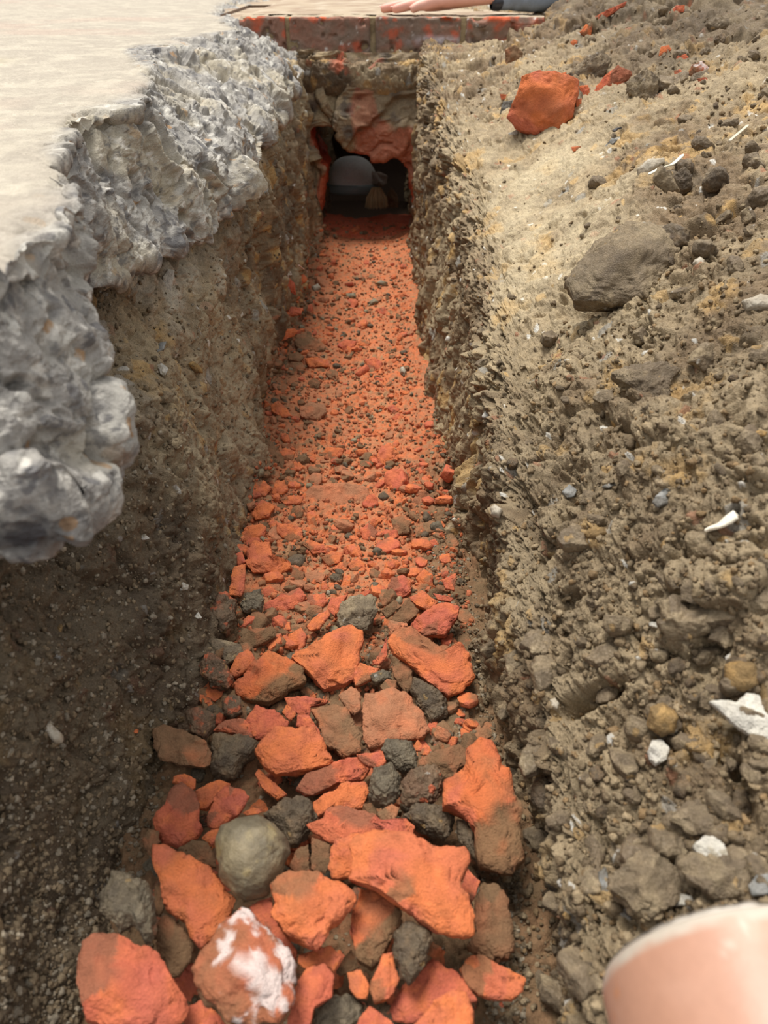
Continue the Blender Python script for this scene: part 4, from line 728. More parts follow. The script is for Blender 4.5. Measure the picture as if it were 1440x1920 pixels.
K2 = (900, 0, 2.667); KR = (860, 450, 2.483); KS = (900, 1050, 2.667); KB = (900, 1500, 2.667); KL = (0, 500, 2.769); KM = (0, 1000, 3.4286)
SURF = [ # things lying on the banks
 (K2, [(140,590),(185,480),(210,400),(300,372),(390,380),(490,415),(490,470),(460,600),(380,660),(270,678),(180,640)], 'brick', .62, .75, 'large cube like orange brick lump on the right bank'),
 (K2, [(550,500),(580,430),(640,370),(690,325),(765,370),(740,400),(640,450),(600,500)], 'red', .35, .6, 'red curved brick shard with a dark notch behind the large lump on the right bank'),
 (K2, [(495,430),(540,425),(555,470),(525,490),(500,470)], 'red', .5, .6, 'small red bit between the large lump and the curved shard'),
 (K2, [(480,500),(510,490),(505,540),(482,540)], 'brick', .5, .6, 'small orange bit at the right foot of the large lump'),
 (K2, [(385,375),(430,360),(438,395),(410,400)], 'brick', .5, .9, 'small orange bit on the far side of the large lump'),
 (K2, [(98,470),(170,478),(165,492),(105,500)], 'brick', .4, .7, 'thin orange sliver left of the large lump'),
 (K2, [(455,735),(505,730),(510,750),(465,757)], 'brick', .4, .4, 'flat orange chip in front of the large lump'),
 (K2, [(895,280),(905,235),(945,225),(958,250),(920,275)], 'brick', .5, .7, 'bright orange angular chip high on the right heap'),
 (K2, [(978,330),(985,280),(1030,270),(1044,290),(1000,345)], 'red', .4, .7, 'pink upright chip on the right heap, upper one of a cluster'),
 (K2, [(968,355),(1000,345),(1040,385),(1030,398),(975,375)], 'red', .4, .7, 'pink folded chip under the upright one on the right heap'),
 (K2, [(1040,370),(1060,325),(1110,305),(1145,340),(1110,380),(1050,392)], 'white', .6, .7, 'pink brick bit with a whitish face on the right heap'),
 (K2, [(1080,395),(1130,385),(1145,410),(1110,418)], 'red', .5, .7, 'dark pink bit under the whitish faced one on the right heap'),
 (K2, [(562,90),(640,50),(735,5),(725,30),(640,85),(568,118)], 'red', .4, .7, 'long red shard lying over the brick course at the top'),
 (K2, [(500,160),(530,120),(560,140),(555,185),(530,200)], 'brick', .6, .7, 'orange bit below the long red shard, at the edge of the heap'),
 (K2, [(452,210),(470,195),(488,205),(482,228),(460,228)], 'brick', .6, .7, 'small orange bit low left of the orange one under the long shard'),
 (K2, [(945,65),(980,30),(1025,25),(1020,60),(985,68)], 'red', .5, .7, 'pink bit near the top edge of the heap'),
 (K2, [(440,180),(470,125),(505,130),(495,175),(460,195)], 'clod', .7, .7, 'dark clod at the left edge of the heap beside the orange bit'),
 (K2, [(125,250),(170,225),(215,265),(205,305),(130,330)], 'dull', .7, .8, 'small dark edged brick corner standing before the brick course'),
 (K2, [(440,370),(520,300),(620,250),(650,300),(620,380),(530,430),(460,420)], 'mud', .5, .5, 'dark mud covered stone between the large lump and the heap top'),
 (K2, [(730,410),(830,345),(890,400),(890,480),(810,525),(740,470)], 'mud', .7, .6, 'square mud covered block right of the curved red shard'),
 (K2, [(100,570),(115,510),(165,500),(150,560),(130,600)], 'flint', .3, .7, 'pale grey tile like chip left of the large lump'),
 (K2, [(140,665),(180,655),(192,668),(150,682)], 'concrete', .4, .5, 'white flat chip below the left foot of the large lump'),
 (K2, [(195,410),(230,372),(242,385),(215,415)], 'flint', .4, .6, 'grey chip behind the large lump on the right bank'),
 (K2, [(672,690),(700,683),(703,705),(680,708)], 'concrete', .5, .6, 'white chip with a dark neighbour on the trodden bank'),
 (K2, [(620,735),(660,690),(688,700),(640,742)], 'flint', .4, .4, 'dark slate coloured chip on the trodden bank'),
 (K2, [(1060,1320),(1075,1295),(1110,1288),(1125,1320),(1100,1340)], 'pale', .7, .8, 'white rounded pebble right of the dark embedded stone'),
 (K2, [(780,850),(840,795),(920,790),(925,815),(840,880),(790,890)], 'pale', .5, .4, 'pale half buried stone above the curved white strip'),
 (KR, [(500,200),(560,120),(640,20),(760,-60),(900,-80),(1030,-40),(1020,60),(960,190),(850,300),(720,310),(540,290)], 'mud', .5, .30, 'largest dark smooth stone bedded in the right bank'),
 (KR, [(700,630),(780,590),(960,570),(1030,600),(980,680),(960,760),(870,760),(800,690)], 'mud', .45, .35, 'smooth grey brown stone bedded in the middle of the right bank'),
 (KR, [(620,740),(650,700),(710,700),(720,740),(660,760)], 'mud', .5, .4, 'small smooth stone left of the grey brown bedded one'),
 (KR, [(480,1175),(515,1135),(550,1165),(540,1195),(505,1202)], 'flint', .5, .7, 'grey and white broken flint on the right bank, left one of two'),
 (KR, [(660,1150),(690,1135),(740,1135),(700,1155)], 'flint', .5, .6, 'long grey chip on the right bank, right one of two'),
 (KR, [(62,840),(90,815),(118,830),(100,865),(70,868)], 'ochre', .8, .5, 'yellow brown pebble set in the edge of the right bank'),
 (KR, [(1370,900),(1400,885),(1440,895),(1430,915),(1385,920)], 'ochre', .6, .5, 'pale yellow pebble at the right edge of the frame'),
 (KR, [(145,1250),(165,1230),(205,1260),(190,1295),(150,1280)], 'pale', .8, .5, 'grey white rounded pebble on the shoulder of the right bank'),
 (KR, [(900,1220),(960,1150),(1000,1170),(985,1220),(930,1245)], 'flint', .5, .3, 'blue grey stone bedded in the right bank'),
 (KR, [(580,1370),(600,1345),(680,1340),(690,1370),(640,1395),(595,1390)], 'ochre', .6, .25, 'long brown half buried pebble on the right bank'),
 (KR, [(1310,290),(1400,260),(1460,270),(1470,330),(1340,330)], 'pale', .6, .4, 'grey rounded stone at the right edge above the slope'),
 (KR, [(1090,110),(1120,80),(1145,95),(1145,125),(1110,138)], 'pale', .7, .7, 'white angular pebble just above the largest bedded stone right end'),
 (KS, [(1150,710),(1200,695),(1270,700),(1330,665),(1400,675),(1420,760),(1500,850),(1440,955),(1350,880),(1250,800)], 'concrete', .4, .9, 'large white chip of concrete at the right edge of the frame'),
 (KS, [(838,960),(860,905),(905,895),(945,940),(935,1000),(880,1025),(850,1000)], 'concrete', .7, .7, 'small rough white lump left of the large white chip'),
 (KB, [(1060,235),(1110,180),(1160,178),(1230,220),(1240,280),(1160,305),(1080,260)], 'concrete', .7, .6, 'rounded white and pink lump above the pipe'),
 (KB, [(975,530),(1000,470),(1060,480),(1070,520)], 'concrete', .6, .6, 'pale lump showing over the top of the pipe'),
 (KB, [(1340,430),(1380,380),(1460,360),(1480,470),(1360,480)], 'flint', .7, .6, 'purple grey stone above the pipe at the right edge'),
 (KB, [(990,320),(1060,260),(1200,290),(1320,310),(1370,360),(1340,470),(1180,490),(1060,410)], 'mud', .5, .6, 'broad muddy clod directly above the pipe'),
 (KB, [(640,390),(740,310),(850,270),(940,300),(1000,420),(990,480),(860,600),(760,560),(660,460)], 'mud', .6, .6, 'big muddy clod with pale specks left above the pipe'),
 (KB, [(950,100),(1040,30),(1190,20),(1245,70),(1190,170),(1060,175),(1000,130)], 'mud', .6, .6, 'ochre tinted clod left of the rounded white lump'),
 (KS, [(830,830),(850,740),(920,715),(990,770),(975,850),(900,880)], 'ochre', .8, .6, 'rust yellow clod above the small rough white lump'),
 (KS, [(1230,600),(1230,520),(1300,490),(1380,520),(1400,620),(1330,665),(1250,650)], 'ochre', .7, .6, 'rust yellow clod near the right edge above the large white chip'),
 (KS, [(355,740),(345,700),(375,690),(398,720),(388,755)], 'pale', .8, .6, 'grey pebble at the left of the small dark burrow'),
 (KS, [(600,1640),(590,1560),(630,1535),(645,1600),(650,1680),(620,1690)], 'flint', .5, .4, 'grey white curved bit set in the bank left of the muddy clod'),
 (KB, [(410,575),(425,555),(455,580),(450,602),(425,598)], 'ochre', .7, .5, 'small cream pebble low on the right bank'),
 (KL, [(845,55),(870,10),(905,20),(900,60),(885,150),(855,130)], 'concrete', .4, .6, 'white thin flake sticking out below the slab'),
 (KL, [(800,440),(830,395),(865,388),(850,430),(820,445)], 'flint', .5, .5, 'grey white chip in the left wall, upper of two'),
 (KL, [(815,510),(840,500),(875,530),(855,570),(830,555)], 'concrete', .5, .5, 'white chip in the left wall just below a grey one'),
 (KL, [(975,505),(1000,490),(1050,530),(1055,555),(1010,550)], 'ochre', .6, .5, 'cream and yellow pebble in the left wall'),
 (KL, [(800,680),(850,645),(910,660),(880,705),(820,710)], 'mud', .6, .35, 'rounded buff pebble in the left wall'),
 (KL, [(725,1400),(750,1385),(780,1412),(740,1420)], 'concrete', .5, .5, 'small white chip low in the left wall'),
 (KM, [(255,1250),(265,1190),(310,1170),(350,1240),(410,1300),(405,1350),(360,1360),(290,1280)], 'pale', .5, .6, 'pale grey bone shaped stone low on the left wall'),
 (KM, [(1155,345),(1175,315),(1215,335),(1205,365),(1170,365)], 'concrete', .6, .5, 'white angular chip at the right side of the left wall'),
 (KM, [(1250,535),(1275,505),(1300,545),(1270,548)], 'concrete', .5, .5, 'tiny white triangular chip beside the upright rust lump'),
 (KM, [(345,800),(365,775),(405,790),(385,810)], 'flint', .5, .5, 'small pale chip in the dark part of the left wall'),
 (KM, [(368,640),(370,590),(395,570),(405,600),(395,645)], 'ochre', .5, .5, 'yellow sliver in the dark part of the left wall'),
 (KM, [(860,1275),(870,1258),(890,1262),(888,1285),(868,1288)], 'brick', .6, .6, 'tiny orange crumb on the left wall above the flat tan slab'),
]
for crop, pts, kind, th, lift, lab in SURF:
    nm, ct = NAMEOF.get(kind, ('brick_fragment', 'brick fragment'))
    if 'clod' in lab.split(): nm, ct = 'earth_clod', 'clod of earth'
    traced(crop, pts, None, kind, nm, lab, ct, th, surf=True, lift=lift, facing=.8 if crop is K2 else .5)
# ------------------------------------------------------------------ small countable chips on the trench floor, and loose crumbs
def inside(p, poly):
    x, y = p; c = False
    for i in range(len(poly)):
        (x1, y1), (x2, y2) = poly[i], poly[i - 1]
        if (y1 > y) != (y2 > y) and x < (x2 - x1) * (y - y1) / (y2 - y1) + x1: c = not c
    return c
POLYS = [[(ox + x / s, oy + y / s) for x, y in pts] for (ox, oy, s), pts, *_ in ROCKS]
def busy(px, py): return any(inside((px, py), q) for q in POLYS)
def floor_edges(py):   # the floor's left and right borders in the photograph
    ys = [410, 430, 500, 560, 640, 720, 850, 950, 1100, 1300, 1500, 1700, 1920]
    L = [602, 590, 545, 520, 500, 492, 480, 462, 432, 380, 300, 250, 150]; R = [768, 770, 768, 772, 782, 792, 850, 860, 880, 900, 950, 970, 980]
    return np.interp(py, ys, L), np.interp(py, ys, R)
def zone(px, py):
    a, b = floor_edges(py); t = (px - a) / (b - a)
    side = 'along the left wall' if t < .33 else ('down the middle' if t < .67 else 'along the right wall')
    return side, ('near the hole' if py < 520 else 'in the far third' if py < 680 else 'halfway along' if py < 860 else 'level with the slab end' if py < 1060 else 'at the top of the heap')
def proto(kind, seed, k=9, level=3, flat=.5):
    r = random.Random(seed); el = r.uniform(.55, .95); pts = []
    for i in range(k):
        a = 2 * math.pi * i / k + r.uniform(-.25, .25); q = .01 * r.uniform(.75, 1.1); pts.append((math.cos(a) * q, math.sin(a) * q * el))
    return stone_mesh('chip', pts, .01 * flat, kind, seed, level)[0]
random.seed(5)
FAM = [ # kind list, object name, category, label, group, how many, size range, depth rows
 (['brick', 'brick', 'red', 'red', 'dusty', 'brick'], 'brick_chip', 'brick chip', 'orange brick chip %s %s', 'small brick chips on the trench floor', 295, (.0045, .0105)),
 (['dull', 'tan', 'dull', 'tan'], 'brown_brick_chip', 'brick chip', 'brown dirt coated brick chip %s %s', 'small dirt coated chips on the trench floor', 240, (.004, .0095)),
 (['clod', 'grey', 'clodgrey', 'clod'], 'pebble', 'pebble', 'small grey brown pebble %s %s', 'small pebbles on the trench floor', 130, (.003, .0065))]
for fi, (kinds, nm, ct, lab, grp, count, (s0, s1)) in enumerate(FAM):
    protos = [proto(k, 40 + fi * 50 + i * 3 + j * 11, flat=.45 + .2 * (i % 3)) for i, k in enumerate(kinds) for j in (0, 1)]
    n = tries = 0
    while n < count and tries < 9000:
        tries += 1
        py = 425 + (1420 - 425) * random.random() ** 1.05; a, b = floor_edges(py)
        # left half of the floor is stonier
        t = random.random(); px = a + 8 + (b - a - 16) * (t ** 1.35 if fi != 2 else t)
        if busy(px, py): continue
        # two open dusty patches
        if math.exp(-((px - 665) / 60) ** 2 - ((py - 775) / 45) ** 2) > random.random() * 1.1: continue
        if math.exp(-((px - 690) / 70) ** 2 - ((py - 460) / 30) ** 2) > random.random() * 1.3 : continue
        h = hit(px, py)
        if h is None or h[0][2] > .05: continue
        sc = random.uniform(s0, s1) * (1.0 + .35 * (py > 850) + .3 * (py < 700)) * (random.random() ** .5 * .6 + .5)
        if random.random() < .08: sc *= 1.5
        o = link(nm, protos[random.randrange(len(protos))], lab % zone(px, py), ct, grp, loc=(h[0][0], h[0][1], h[0][2] + sc * .22))
        o.scale = [sc / .01] * 3; o.rotation_euler = (random.gauss(0, .35), random.gauss(0, .35), random.uniform(0, 6.28)); n += 1
# fill between the big pieces of the heap
for fi, (kinds, nm, ct, lab, grp, count, (s0, s1)) in enumerate([
    (['brick', 'red', 'half', 'dull'], 'brick_chip', 'brick chip', 'brick piece in a gap of the heap, %s', 'brick pieces filling gaps in the heap', 90, (.008, .018)),
    (['clod', 'clodred', 'clodgrey'], 'earth_clod', 'clod of earth', 'earth clod in a gap of the heap, %s', 'earth clods filling gaps in the heap', 80, (.006, .015))]):
    protos = [proto(k, 400 + fi * 50 + i * 3 + j * 11, level=4, flat=.6) for i, k in enumerate(kinds) for j in (0, 1)]
    for _ in range(count):
        py = random.uniform(1130, 1930); a, b = floor_edges(py); px = random.uniform(a + 12, b - 6)
        sc = random.uniform(s0, s1)
        z = .012 + .028 * sm(1150., 1500., py) - sc * .2
        c = at_z(px, py, float(z))
        o = link(nm, protos[random.randrange(len(protos))], lab % (zone(px, py)[0] + (' at the frame bottom' if py > 1700 else ' in its lower half' if py > 1500 else ' in its upper half' if py > 1300 else ' at its far end')), ct, grp, loc=c.tolist())
        o.scale = [sc / .01] * 3; o.rotation_euler = (random.gauss(0, .4), random.gauss(0, .4), random.uniform(0, 6.28))
# earth clods and lumps lying on the right bank
protos = [proto(k, 700 + i * 3 + j * 11, level=4, flat=.62) for i, k in enumerate(['mud', 'mud', 'mud', 'clod', 'mud', 'mud']) for j in (0, 1)]
n = 0; tries = 0
while n < 210 and tries < 4000:
    tries += 1
    px, py = random.uniform(830, 1440), random.uniform(20, 1900)
    wgt = .25 + .75 * (px > 1080 and py < 480) + .55 * (py > 1150) + .3 * (px > 1200) - .6 * (px < 1240 and 180 < py < 450)
    if random.random() > wgt or (px > 1130 and py > 1660): continue
    h = hit(px, py)
    if math.hypot(px - 1078, py - 1300) < 60: continue
    if h is None or h[0][0] < .1 or h[0][1] > 2.6: continue
    sc = (.005 + .013 * random.random() ** 1.8) * (1.25 if py < 400 else 1)
    place = 'by the brick course' if py < 130 else ('on the heap at the top right' if (px > 1080 and py < 480) else 'beside the trodden patch' if py < 480 else 'above the middle bedded stone' if py < 700 else 'on the slope above the white splinter' if py < 1000 else 'between splinter and burrow' if py < 1300 else 'below the burrow')
    side = 'close to the trench edge' if px < 1010 else ('mid slope' if px < 1230 else 'towards the right')
    o = link('earth_clod', protos[random.randrange(len(protos))], 'crumbly brown earth clod %s, %s' % (place, side), 'clod of earth', 'earth clods on the right bank', loc=(h[0] + np.array([0, -.1, 1]) * sc * .12).tolist())
    o.scale = [sc / .01] * 3; o.rotation_euler = (random.gauss(0, .5), random.gauss(0, .5), random.uniform(0, 6.28)); n += 1
def crumbs(name, spots, sizes, palette, label, cat, mat, seed, sink=.15):
    rs = np.random.RandomState(seed); V1, F1 = ICO[1]; n = len(spots); nv = len(V1)
    spots = np.asarray(spots); sz = sizes(rs, n)
    ax = rs.normal(size=(n, 4)); ax /= np.linalg.norm(ax, axis=1, keepdims=True); a, b, c, d = ax.T
    Rm = np.stack([np.stack([1 - 2 * (c * c + d * d), 2 * (b * c - a * d), 2 * (b * d + a * c)], 1), np.stack([2 * (b * c + a * d), 1 - 2 * (b * b + d * d), 2 * (c * d - a * b)], 1), np.stack([2 * (b * d - a * c), 2 * (c * d + a * b), 1 - 2 * (b * b + c * c)], 1)], 1)
    sh = rs.uniform(.5, 1.1, (n, 1, 3)); jit = rs.uniform(.5, 1.25, (n, nv, 1))
    P = (V1[None] * jit * sh) * sz[:, None, None]; P = np.einsum('nij,nvj->nvi', Rm, P) + (spots + np.array([0, 0, 1]) * sz[:, None] * (.5 - sink))[:, None]
    pal = np.array([lin(c) for c in palette]); C = pal[rs.randint(0, len(pal), n)] * rs.uniform(.75, 1.2, (n, 1))
    Fa = (F1[None] + (np.arange(n) * nv)[:, None, None]).reshape(-1, 3)
    me = mesh_from(name, P.reshape(-1, 3), Fa, np.repeat(C, nv, axis=0), mat, smooth=False)
    link(name, me, label, cat, kind='stuff')
def scatter(n, region, seed, keep=lambda p, q: True):
    rs = np.random.RandomState(seed); out = []
    t = 0
    while len(out) < n and t < n * 6:
        t += 1; q = region(rs)
        if q is None: continue
        h = hit(*q)
        if h is not None and keep(h[0], q): out.append(h[0])
    return out
def r_floor(rs):
    py = rs.uniform(415, 1500); a, b = floor_edges(py); px = rs.uniform(a, b)
    return px, py
crumbs('brick_grit', scatter(9000, r_floor, 3, lambda p, q: p[2] < .03), lambda rs, n: .0009 + .0036 * rs.rand(n) ** 2.6, [(186, 104, 66), (176, 104, 72), (188, 114, 76), (146, 102, 72), (122, 100, 76), (160, 94, 64), (134, 110, 84)], 'loose grit of crushed brick and earth covering the trench floor', 'brick grit', M_BRICK, 6)
def r_bank(rs):
    px, py = rs.uniform(800, 1440), rs.uniform(20, 1900)
    return px, py
crumbs('soil_crumbs', scatter(9000, r_bank, 8, lambda p, q: p[0] > .085 and p[1] < 3 and math.hypot(q[0] - 1078, q[1] - 1300) > 34 and not (.8 < p[1] < 1.5 and .15 < p[0] < .42 and (q[0] * 7.3) % 1 < .8)), lambda rs, n: .0008 + .0034 * rs.rand(n) ** 4.0, [(122, 104, 78), (134, 116, 88), (112, 95, 71), (104, 88, 66), (144, 126, 98), (128, 104, 72)], 'loose crumbs of earth and gravel scattered on the right bank', 'soil crumbs', M_SOIL, 9)
def r_left(rs):
    py = rs.uniform(250, 1920); a, b = floor_edges(max(py, 420)); return rs.uniform(0, a), py
def r_low(rs):
    py = rs.uniform(1000, 1920); a, b = floor_edges(py); return (rs.uniform(a, b + 12) if rs.rand() < .4 else rs.uniform(b - 70, b + 12)), py
crumbs('earth_grit', scatter(6000, r_left, 12, lambda p, q: p[2] < .33 and p[0] < -.15) + scatter(3500, r_low, 14, lambda p, q: p[2] < .1), lambda rs, n: .0008 + .0028 * rs.rand(n) ** 3.0, [(118, 101, 77), (130, 113, 88), (106, 90, 68), (144, 132, 112)], 'gritty crumbs of earth on the left trench side and between the rubble', 'soil crumbs', M_SOIL, 13, sink=.5)

# ------------------------------------------------------------------ pipe, slivers, objects in the hole, hand
def lathe(prof, n, ax, mat, name, colour, cap=False):
    prof = np.array(prof); A = np.linspace(0, 2 * math.pi, n, endpoint=False)
    G = np.stack([np.cos(A)[:, None] * prof[None, :, 0], np.sin(A)[:, None] * prof[None, :, 0], np.broadcast_to(prof[None, :, 1], (n, len(prof)))], -1)
    P = G.reshape(-1, 3)
    return P, grid_faces(n, len(prof), wrap=True)
def pipe():
    root = bpy.data.objects.new('drain_pipe', None); COL.objects.link(root)
    root['label'] = 'salmon coloured plastic drain pipe lying end on at the bottom right'; root['category'] = 'pipe'
    tip = at_z(1475, 1690, .335)
    root.location = (tip[0], tip[1], tip[2] - .055); root.rotation_euler = (math.radians(90), 0, math.radians(0))
    r = .055; prof = [(r, z) for z in np.linspace(.42, .004, 160)] + [(r - .0004, .002), (r - .0013, .0004), (r - .0022, 0)]
    P, Fq = lathe(prof, 260, 2, M_PIPE, 'p', None)
    n = P / np.array([r, r, 1]); C = np.tile(lin((172, 128, 105)), (len(P), 1)); C = mix(C, lin((180, 138, 116)), sm(-.3, .4, fbm(P, .03, 3, 900)))
    C = mix(C, lin((206, 190, 174)), sm(.3, .55, fbm(P * np.array([1, 1, .7]), .012, 4, 901)) * .55); C = mix(C, lin((188, 124, 82)), sm(.42, .55, fbm(P, .008, 3, 902)) * .5)
    C = mix(C, lin((184, 174, 158)), sm(.0052, .0034, P[:, 2] + .0008 * fbm(P, .01, 2, 906)) * .95)
    P[:, :2] *= (1 + .004 * fbm(P, .05, 2, 903))[:, None]
    link('pipe_wall', mesh_from('pipe_wall', P, Fq, C, M_PIPE), parent=root)
    prof = [(r - .0022, 0), (r - .0032, 0), (r - .0036, .0006)] + [(r - .0036, z) for z in np.linspace(.002, .42, 30)]
    P, Fq = lathe(prof, 260, 2, M_PIPE, 'p', None)
    C = mix(np.tile(lin((206, 196, 182)), (len(P), 1)), lin((170, 110, 84)), sm(.004, .01, P[:, 2]))
    P[:, 2] -= (.0012 + .0009 * fbm(P, .006, 3, 905)) * (P[:, 2] < .001)
    link('cut_rim', mesh_from('cut_rim', P, Fq, C, M_PIPE), label='pale scuffed cut edge', parent=root)
pipe()
def sliver(px_pts, width, thick, colour, name, label, cat, mat, arch=.0):
    pts = []
    for i, (x, y) in enumerate(px_pts):
        h = hit(x, y)
        if h is None: continue
        pts.append(h[0] + np.array([0, 0, .008 + arch * math.sin(math.pi * i / (len(px_pts) - 1))]))
    c = np.mean(pts, 0)
    if len(pts) > 2: zs = np.polyfit(range(len(pts)), [p[2] for p in pts], 1)
    pts = [np.array([p[0], p[1], np.polyval(zs, i) + .003]) for i, p in enumerate(pts)] if len(pts) > 2 else pts
    Pp = catmull(np.array(pts), 60, 0); T = np.gradient(Pp, axis=0); T /= np.linalg.norm(T, axis=1, keepdims=True)
    s = np.cross(T, [0, 0, 1]); s /= np.linalg.norm(s, axis=1, keepdims=True); u = np.cross(s, T)
    A = np.linspace(0, 2 * math.pi, 16, endpoint=False); ca = np.sign(np.cos(A)) * np.abs(np.cos(A)) ** .5; sa = np.sign(np.sin(A)) * np.abs(np.sin(A)) ** .5
    e = np.clip(np.sin(np.linspace(0, math.pi, 60)) * 6, .25, 1)
    G = Pp[:, None] + s[:, None] * (ca * width)[None, :, None] * e[:, None, None] + u[:, None] * (sa * thick)[None, :, None]
    V = np.concatenate([G.reshape(-1, 3), Pp[:1], Pp[-1:]]) - c; V += fbm(V, .006, 2, 5)[:, None] * .0003
    i = np.arange(59)[:, None]; j = np.arange(16)[None]; j2 = (j + 1) % 16
    Fq = np.stack([i * 16 + j, i * 16 + j2, (i + 1) * 16 + j2, (i + 1) * 16 + j], -1).reshape(-1, 4)
    caps = [(960, j, (j + 1) % 16, 960) for j in range(16)] + [(961, 59 * 16 + (j + 1) % 16, 59 * 16 + j, 961) for j in range(16)]
    tri = [(a, b, c_) for a, b, c_, _ in caps]
    Ft = np.concatenate([Fq[:, [0, 1, 2]], Fq[:, [0, 2, 3]], np.array(tri)])
    link(name, mesh_from(name, V, Ft, np.tile(lin(colour), (len(V), 1)), mat), label, cat, loc=c.tolist())
sliver([(1212, 345), (1235, 336), (1258, 324), (1277, 309)], .0022, .0010, (222, 214, 190), 'dry_stalk', 'curved cream coloured dry stalk on the trodden right bank', 'stalk', M_STONE)
sliver([(1362, 284), (1378, 270), (1398, 253)], .0018, .0008, (196, 184, 160), 'plant_stem', 'straight thin pale stem near the right edge above the curved stalk', 'stem', M_STONE)
sliver([(1318, 1018), (1345, 1005), (1372, 990)], .0042, .0014, (232, 222, 200), 'wood_splinter', 'flat white splinter of wood on the right bank', 'splinter', M_STONE)
sliver([(560, 508), (570, 513), (578, 520)], .0015, .0010, (222, 205, 196), 'straw', 'tiny white straw lying far down the trench by the left wall', 'straw', M_STONE)
sliver([(1148, 262), (1154, 258), (1162, 256)], .0025, .0012, (60, 56, 54), 'slate_chip', 'dark chip next to the white one on the trodden bank', 'stone chip', M_STONE)

def hole_things():
    # rounded grey vessel with a darker rim, lying in the chamber
    D = 2.55; c = CAM + ray(654, 322) * (D / ray(654, 322)[1])
    prof = []
    for t in np.linspace(0, 1, 30): a = t * math.pi / 2; prof.append((.001 + .078 * math.sin(a) ** .8, .075 * math.cos(a)))
    prof += [(.080, -.006)]
    root = bpy.data.objects.new('grey_bowl', None); COL.objects.link(root); root.location = (c[0] + .01, c[1], c[2] - .03); root.rotation_euler = (math.radians(-8), 0, 0)
    root['label'] = 'rounded grey upturned bowl shape seen inside the hole on the left'; root['category'] = 'bowl'
    P, Fq = lathe(prof, 90, 2, None, '', None); link('dome', mesh_from('dome', P, Fq, np.tile(lin((224, 226, 220)), (len(P), 1)), M_STONE), parent=root)
    prof = [(.080, -.004), (.086, -.008), (.088, -.016), (.086, -.026), (.078, -.032), (.060, -.034)]
    P, Fq = lathe(prof, 90, 2, None, '', None); link('rim', mesh_from('rim', P, Fq, np.tile(lin((140, 156, 156)), (len(P), 1)), M_DARK), label='darker blue grey rim', parent=root)
    traced((560, 220, 5.538), [(705, 600), (725, 560), (860, 570), (920, 610), (915, 680), (870, 718), (760, 700), (710, 660)], .045, 'concrete', 'stone', 'smooth grey pebble inside the hole resting on the fibrous tuft', 'stone', .7, facing=.8)
    # fibrous tuft: many tapered bristles in one bundle
    c = CAM + ray(706, 372) * (2.40 / ray(706, 372)[1]); rs = np.random.RandomState(3); V = []; Fq = []; C = []; k = 0
    for i in range(420):
        a = rs.uniform(0, 2 * math.pi); q = rs.rand() ** .5; top = np.array([math.cos(a) * q * .014, math.sin(a) * q * .010, .030]); bot = np.array([math.cos(a) * q * .036, math.sin(a) * q * .022, -.024 + rs.uniform(-.005, .004)])
        m = (top + bot) / 2 + np.array([math.cos(a), math.sin(a), 0]) * q * .006
        col = lin((216, 194, 150)) * rs.uniform(.7, 1.25)
        for j, (p, w_) in enumerate(((top, .0011), (m, .0011), (bot, .0005))):
            for b in range(3): V.append(p + np.array([math.cos(b * 2.094), math.sin(b * 2.094), 0]) * w_); C.append(col)
        for j in (0, 1):
            for b in range(3): Fq.append((k + j * 3 + b, k + j * 3 + (b + 1) % 3, k + j * 3 + 3 + (b + 1) % 3, k + j * 3 + 3 + b))
        k += 9
    link('fibre_tuft', mesh_from('fibre_tuft', np.array(V), np.array(Fq), np.array(C), M_CLOTH), 'tan fibrous tuft like a brush head inside the hole', 'tuft', loc=c.tolist())
    traced((560, 220, 5.538), [(900, 930), (920, 800), (960, 720), (1020, 800), (1040, 880), (1030, 930)], -.02, 'tan', 'stone', 'brown block inside the hole right of the fibrous tuft', 'stone', .6, facing=.8)
hole_things()

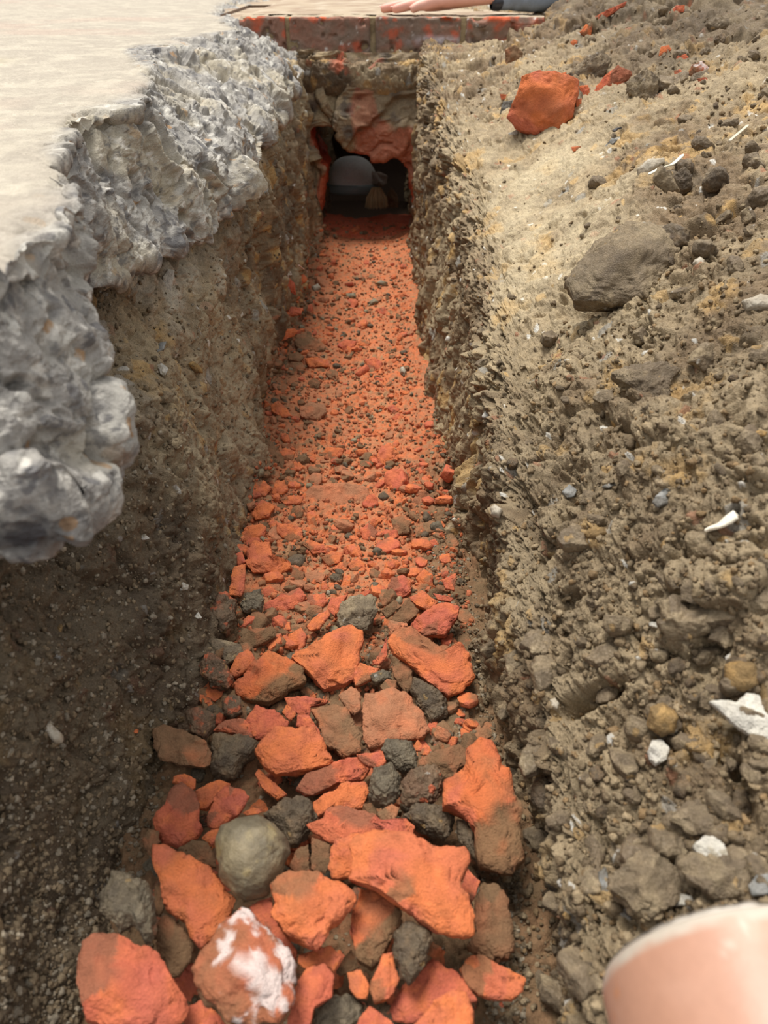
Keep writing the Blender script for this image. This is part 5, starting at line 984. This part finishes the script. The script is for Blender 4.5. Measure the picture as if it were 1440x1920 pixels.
def hand():
    D = 2.245; z0 = .4885; K = 1.45
    verts = []; edges = []; rad = []
    def add(p, r, prev=None):
        verts.append((p[0], p[1], z0 + (p[2] - z0) * K)); rad.append(r * K)
        if prev is not None: edges.append((prev, len(verts) - 1))
        return len(verts) - 1
    X = lambda px: (px - 720) / F * 1.87
    w0 = add((X(868), D + .03, z0 + .022), .021)                       # wrist, the root
    f1 = add((X(905), D + .032, z0 + .024), .020, w0); f2 = add((X(935), D + .034, z0 + .026), .0205, f1)
    p0 = add((X(840), D + .025, z0 + .020), .019, w0); p1 = add((X(815), D + .02, z0 + .019), .018, p0)
    # four knuckles fan out from the palm; the hand lies palm down with fingers to the left
    bases = [(X(796), D - .002, z0 + .013), (X(790), D + .016, z0 + .016), (X(786), D + .034, z0 + .016), (X(790), D + .052, z0 + .014)]
    tips = [(X(769), D - .008), (X(734), D + .008), (X(713), D + .036), (X(722), D + .062)]
    for (bx, by, bz), (tx, ty), r in zip(bases, tips, (.0086, .0092, .0094, .0088)):
        b = add((bx, by, bz), r * 1.15, p1)
        q1 = add((lerp(bx, tx, .42), lerp(by, ty, .45), z0 + .0135), r, b); q2 = add((lerp(bx, tx, .75), lerp(by, ty, .76), z0 + .0095), r * .92, q1); add((tx, ty, z0 + .0068), r * .74, q2)
    t1 = add((X(838), D + .056, z0 + .015), .012, p0); t2 = add((X(815), D + .082, z0 + .011), .0105, t1); add((X(795), D + .094, z0 + .009), .0088, t2)
    me = bpy.data.meshes.new('person'); me.from_pydata([Vector(v) for v in verts], edges, []); o = bpy.data.objects.new('person', me); COL.objects.link(o)
    sk = o.modifiers.new('skin', 'SKIN'); sk.use_smooth_shade = True
    for i, v in enumerate(me.skin_vertices[0].data): v.radius = (rad[i], rad[i] * (.62 if i in (0, 1, 2, 3, 4) else .95)); v.use_root = (i == 0)
    s2 = o.modifiers.new('sub', 'SUBSURF'); s2.levels = 3; s2.render_levels = 3
    dg = bpy.context.evaluated_depsgraph_get(); m2 = bpy.data.meshes.new_from_object(o.evaluated_get(dg)); o.modifiers.clear(); o.data = m2
    m2.materials.clear(); m2.materials.append(M_SKIN)
    n = len(m2.vertices); P = np.zeros(n * 3, np.float32); m2.vertices.foreach_get('co', P); P = P.reshape(-1, 3)
    P[:, 2] = np.maximum(P[:, 2], z0 + .0002); m2.vertices.foreach_set('co', P.ravel())
    C = mix(np.tile(lin((224, 170, 150)), (n, 1)), lin((214, 140, 122)), sm(X(790), X(725), P[:, 0]) * .6); C = mix(C, lin((205, 150, 130)), sm(-.2, .5, fbm(P.astype(float), .02, 3, 77)) * .4)
    a = m2.color_attributes.new('Col', 'FLOAT_COLOR', 'POINT'); c4 = np.ones((n, 4), np.float32); c4[:, :3] = C; a.data.foreach_set('color', c4.ravel())
    o['label'] = 'person resting a bare hand flat on the far brick course, grey sleeve'; o['category'] = 'person'
    # nails
    for (tx, ty) in tips[:3]:
        V, Fq = ICO[2]; Pn = V * np.array([.0056, .0042, .0014]); link('fingernail', mesh_from('fingernail', Pn, Fq, np.tile(lin((232, 190, 176)), (len(V), 1)), M_PIPE), parent=o, loc=(tx + .002, ty, z0 + .0165))
    def tube(pts, r0, name, colour, mat, label, squash=.8, fold=.0, seed=1):
        Pp = catmull(np.array(pts, float), 120, 0); T = np.gradient(Pp, axis=0); T /= np.linalg.norm(T, axis=1, keepdims=True)
        s_ = np.cross(T, [0, 0, 1.0]); s_ /= np.linalg.norm(s_, axis=1, keepdims=True); u = np.cross(s_, T); A = np.linspace(0, 2 * math.pi, 48, endpoint=False)
        rr = np.interp(np.linspace(0, 1, 120), np.linspace(0, 1, len(r0)), r0)
        G = Pp[:, None] + s_[:, None] * (np.cos(A)[None] * rr[:, None])[..., None] + u[:, None] * (np.sin(A)[None] * rr[:, None] * squash)[..., None]
        V = G.reshape(-1, 3); V = V + fbm(V, .05, 3, seed)[:, None] * fold; V[:, 2] = np.maximum(V[:, 2], z0 + .0003)
        link(name, mesh_from(name, V, grid_faces(120, 48)[:, :] if False else np.concatenate([np.stack([i * 48 + np.arange(48), i * 48 + (np.arange(48) + 1) % 48, (i + 1) * 48 + (np.arange(48) + 1) % 48, (i + 1) * 48 + np.arange(48)], 1) for i in range(119)]), np.tile(lin(colour), (len(V), 1)), mat), label=label, parent=o)
    tube([(X(922), D + .033, z0 + .024), (X(932), D + .034, z0 + .0245), (X(944), D + .035, z0 + .025)], [.019, .0232, .0235, .019], 'wristband', (46, 48, 54), M_DARK, 'dark wristband')
    tube([(X(936), D + .036, z0 + .026), (X(1000), D + .05, z0 + .030), (X(1120), D + .10, z0 + .036), (X(1190), D + .16, z0 + .07), (X(1240), D + .24, z0 + .20), (X(1230), D + .30, z0 + .36)], [.022, .030, .038, .046, .055, .07], 'sleeve', (120, 128, 136), M_CLOTH, 'grey blue sleeve', fold=.006)
hand()
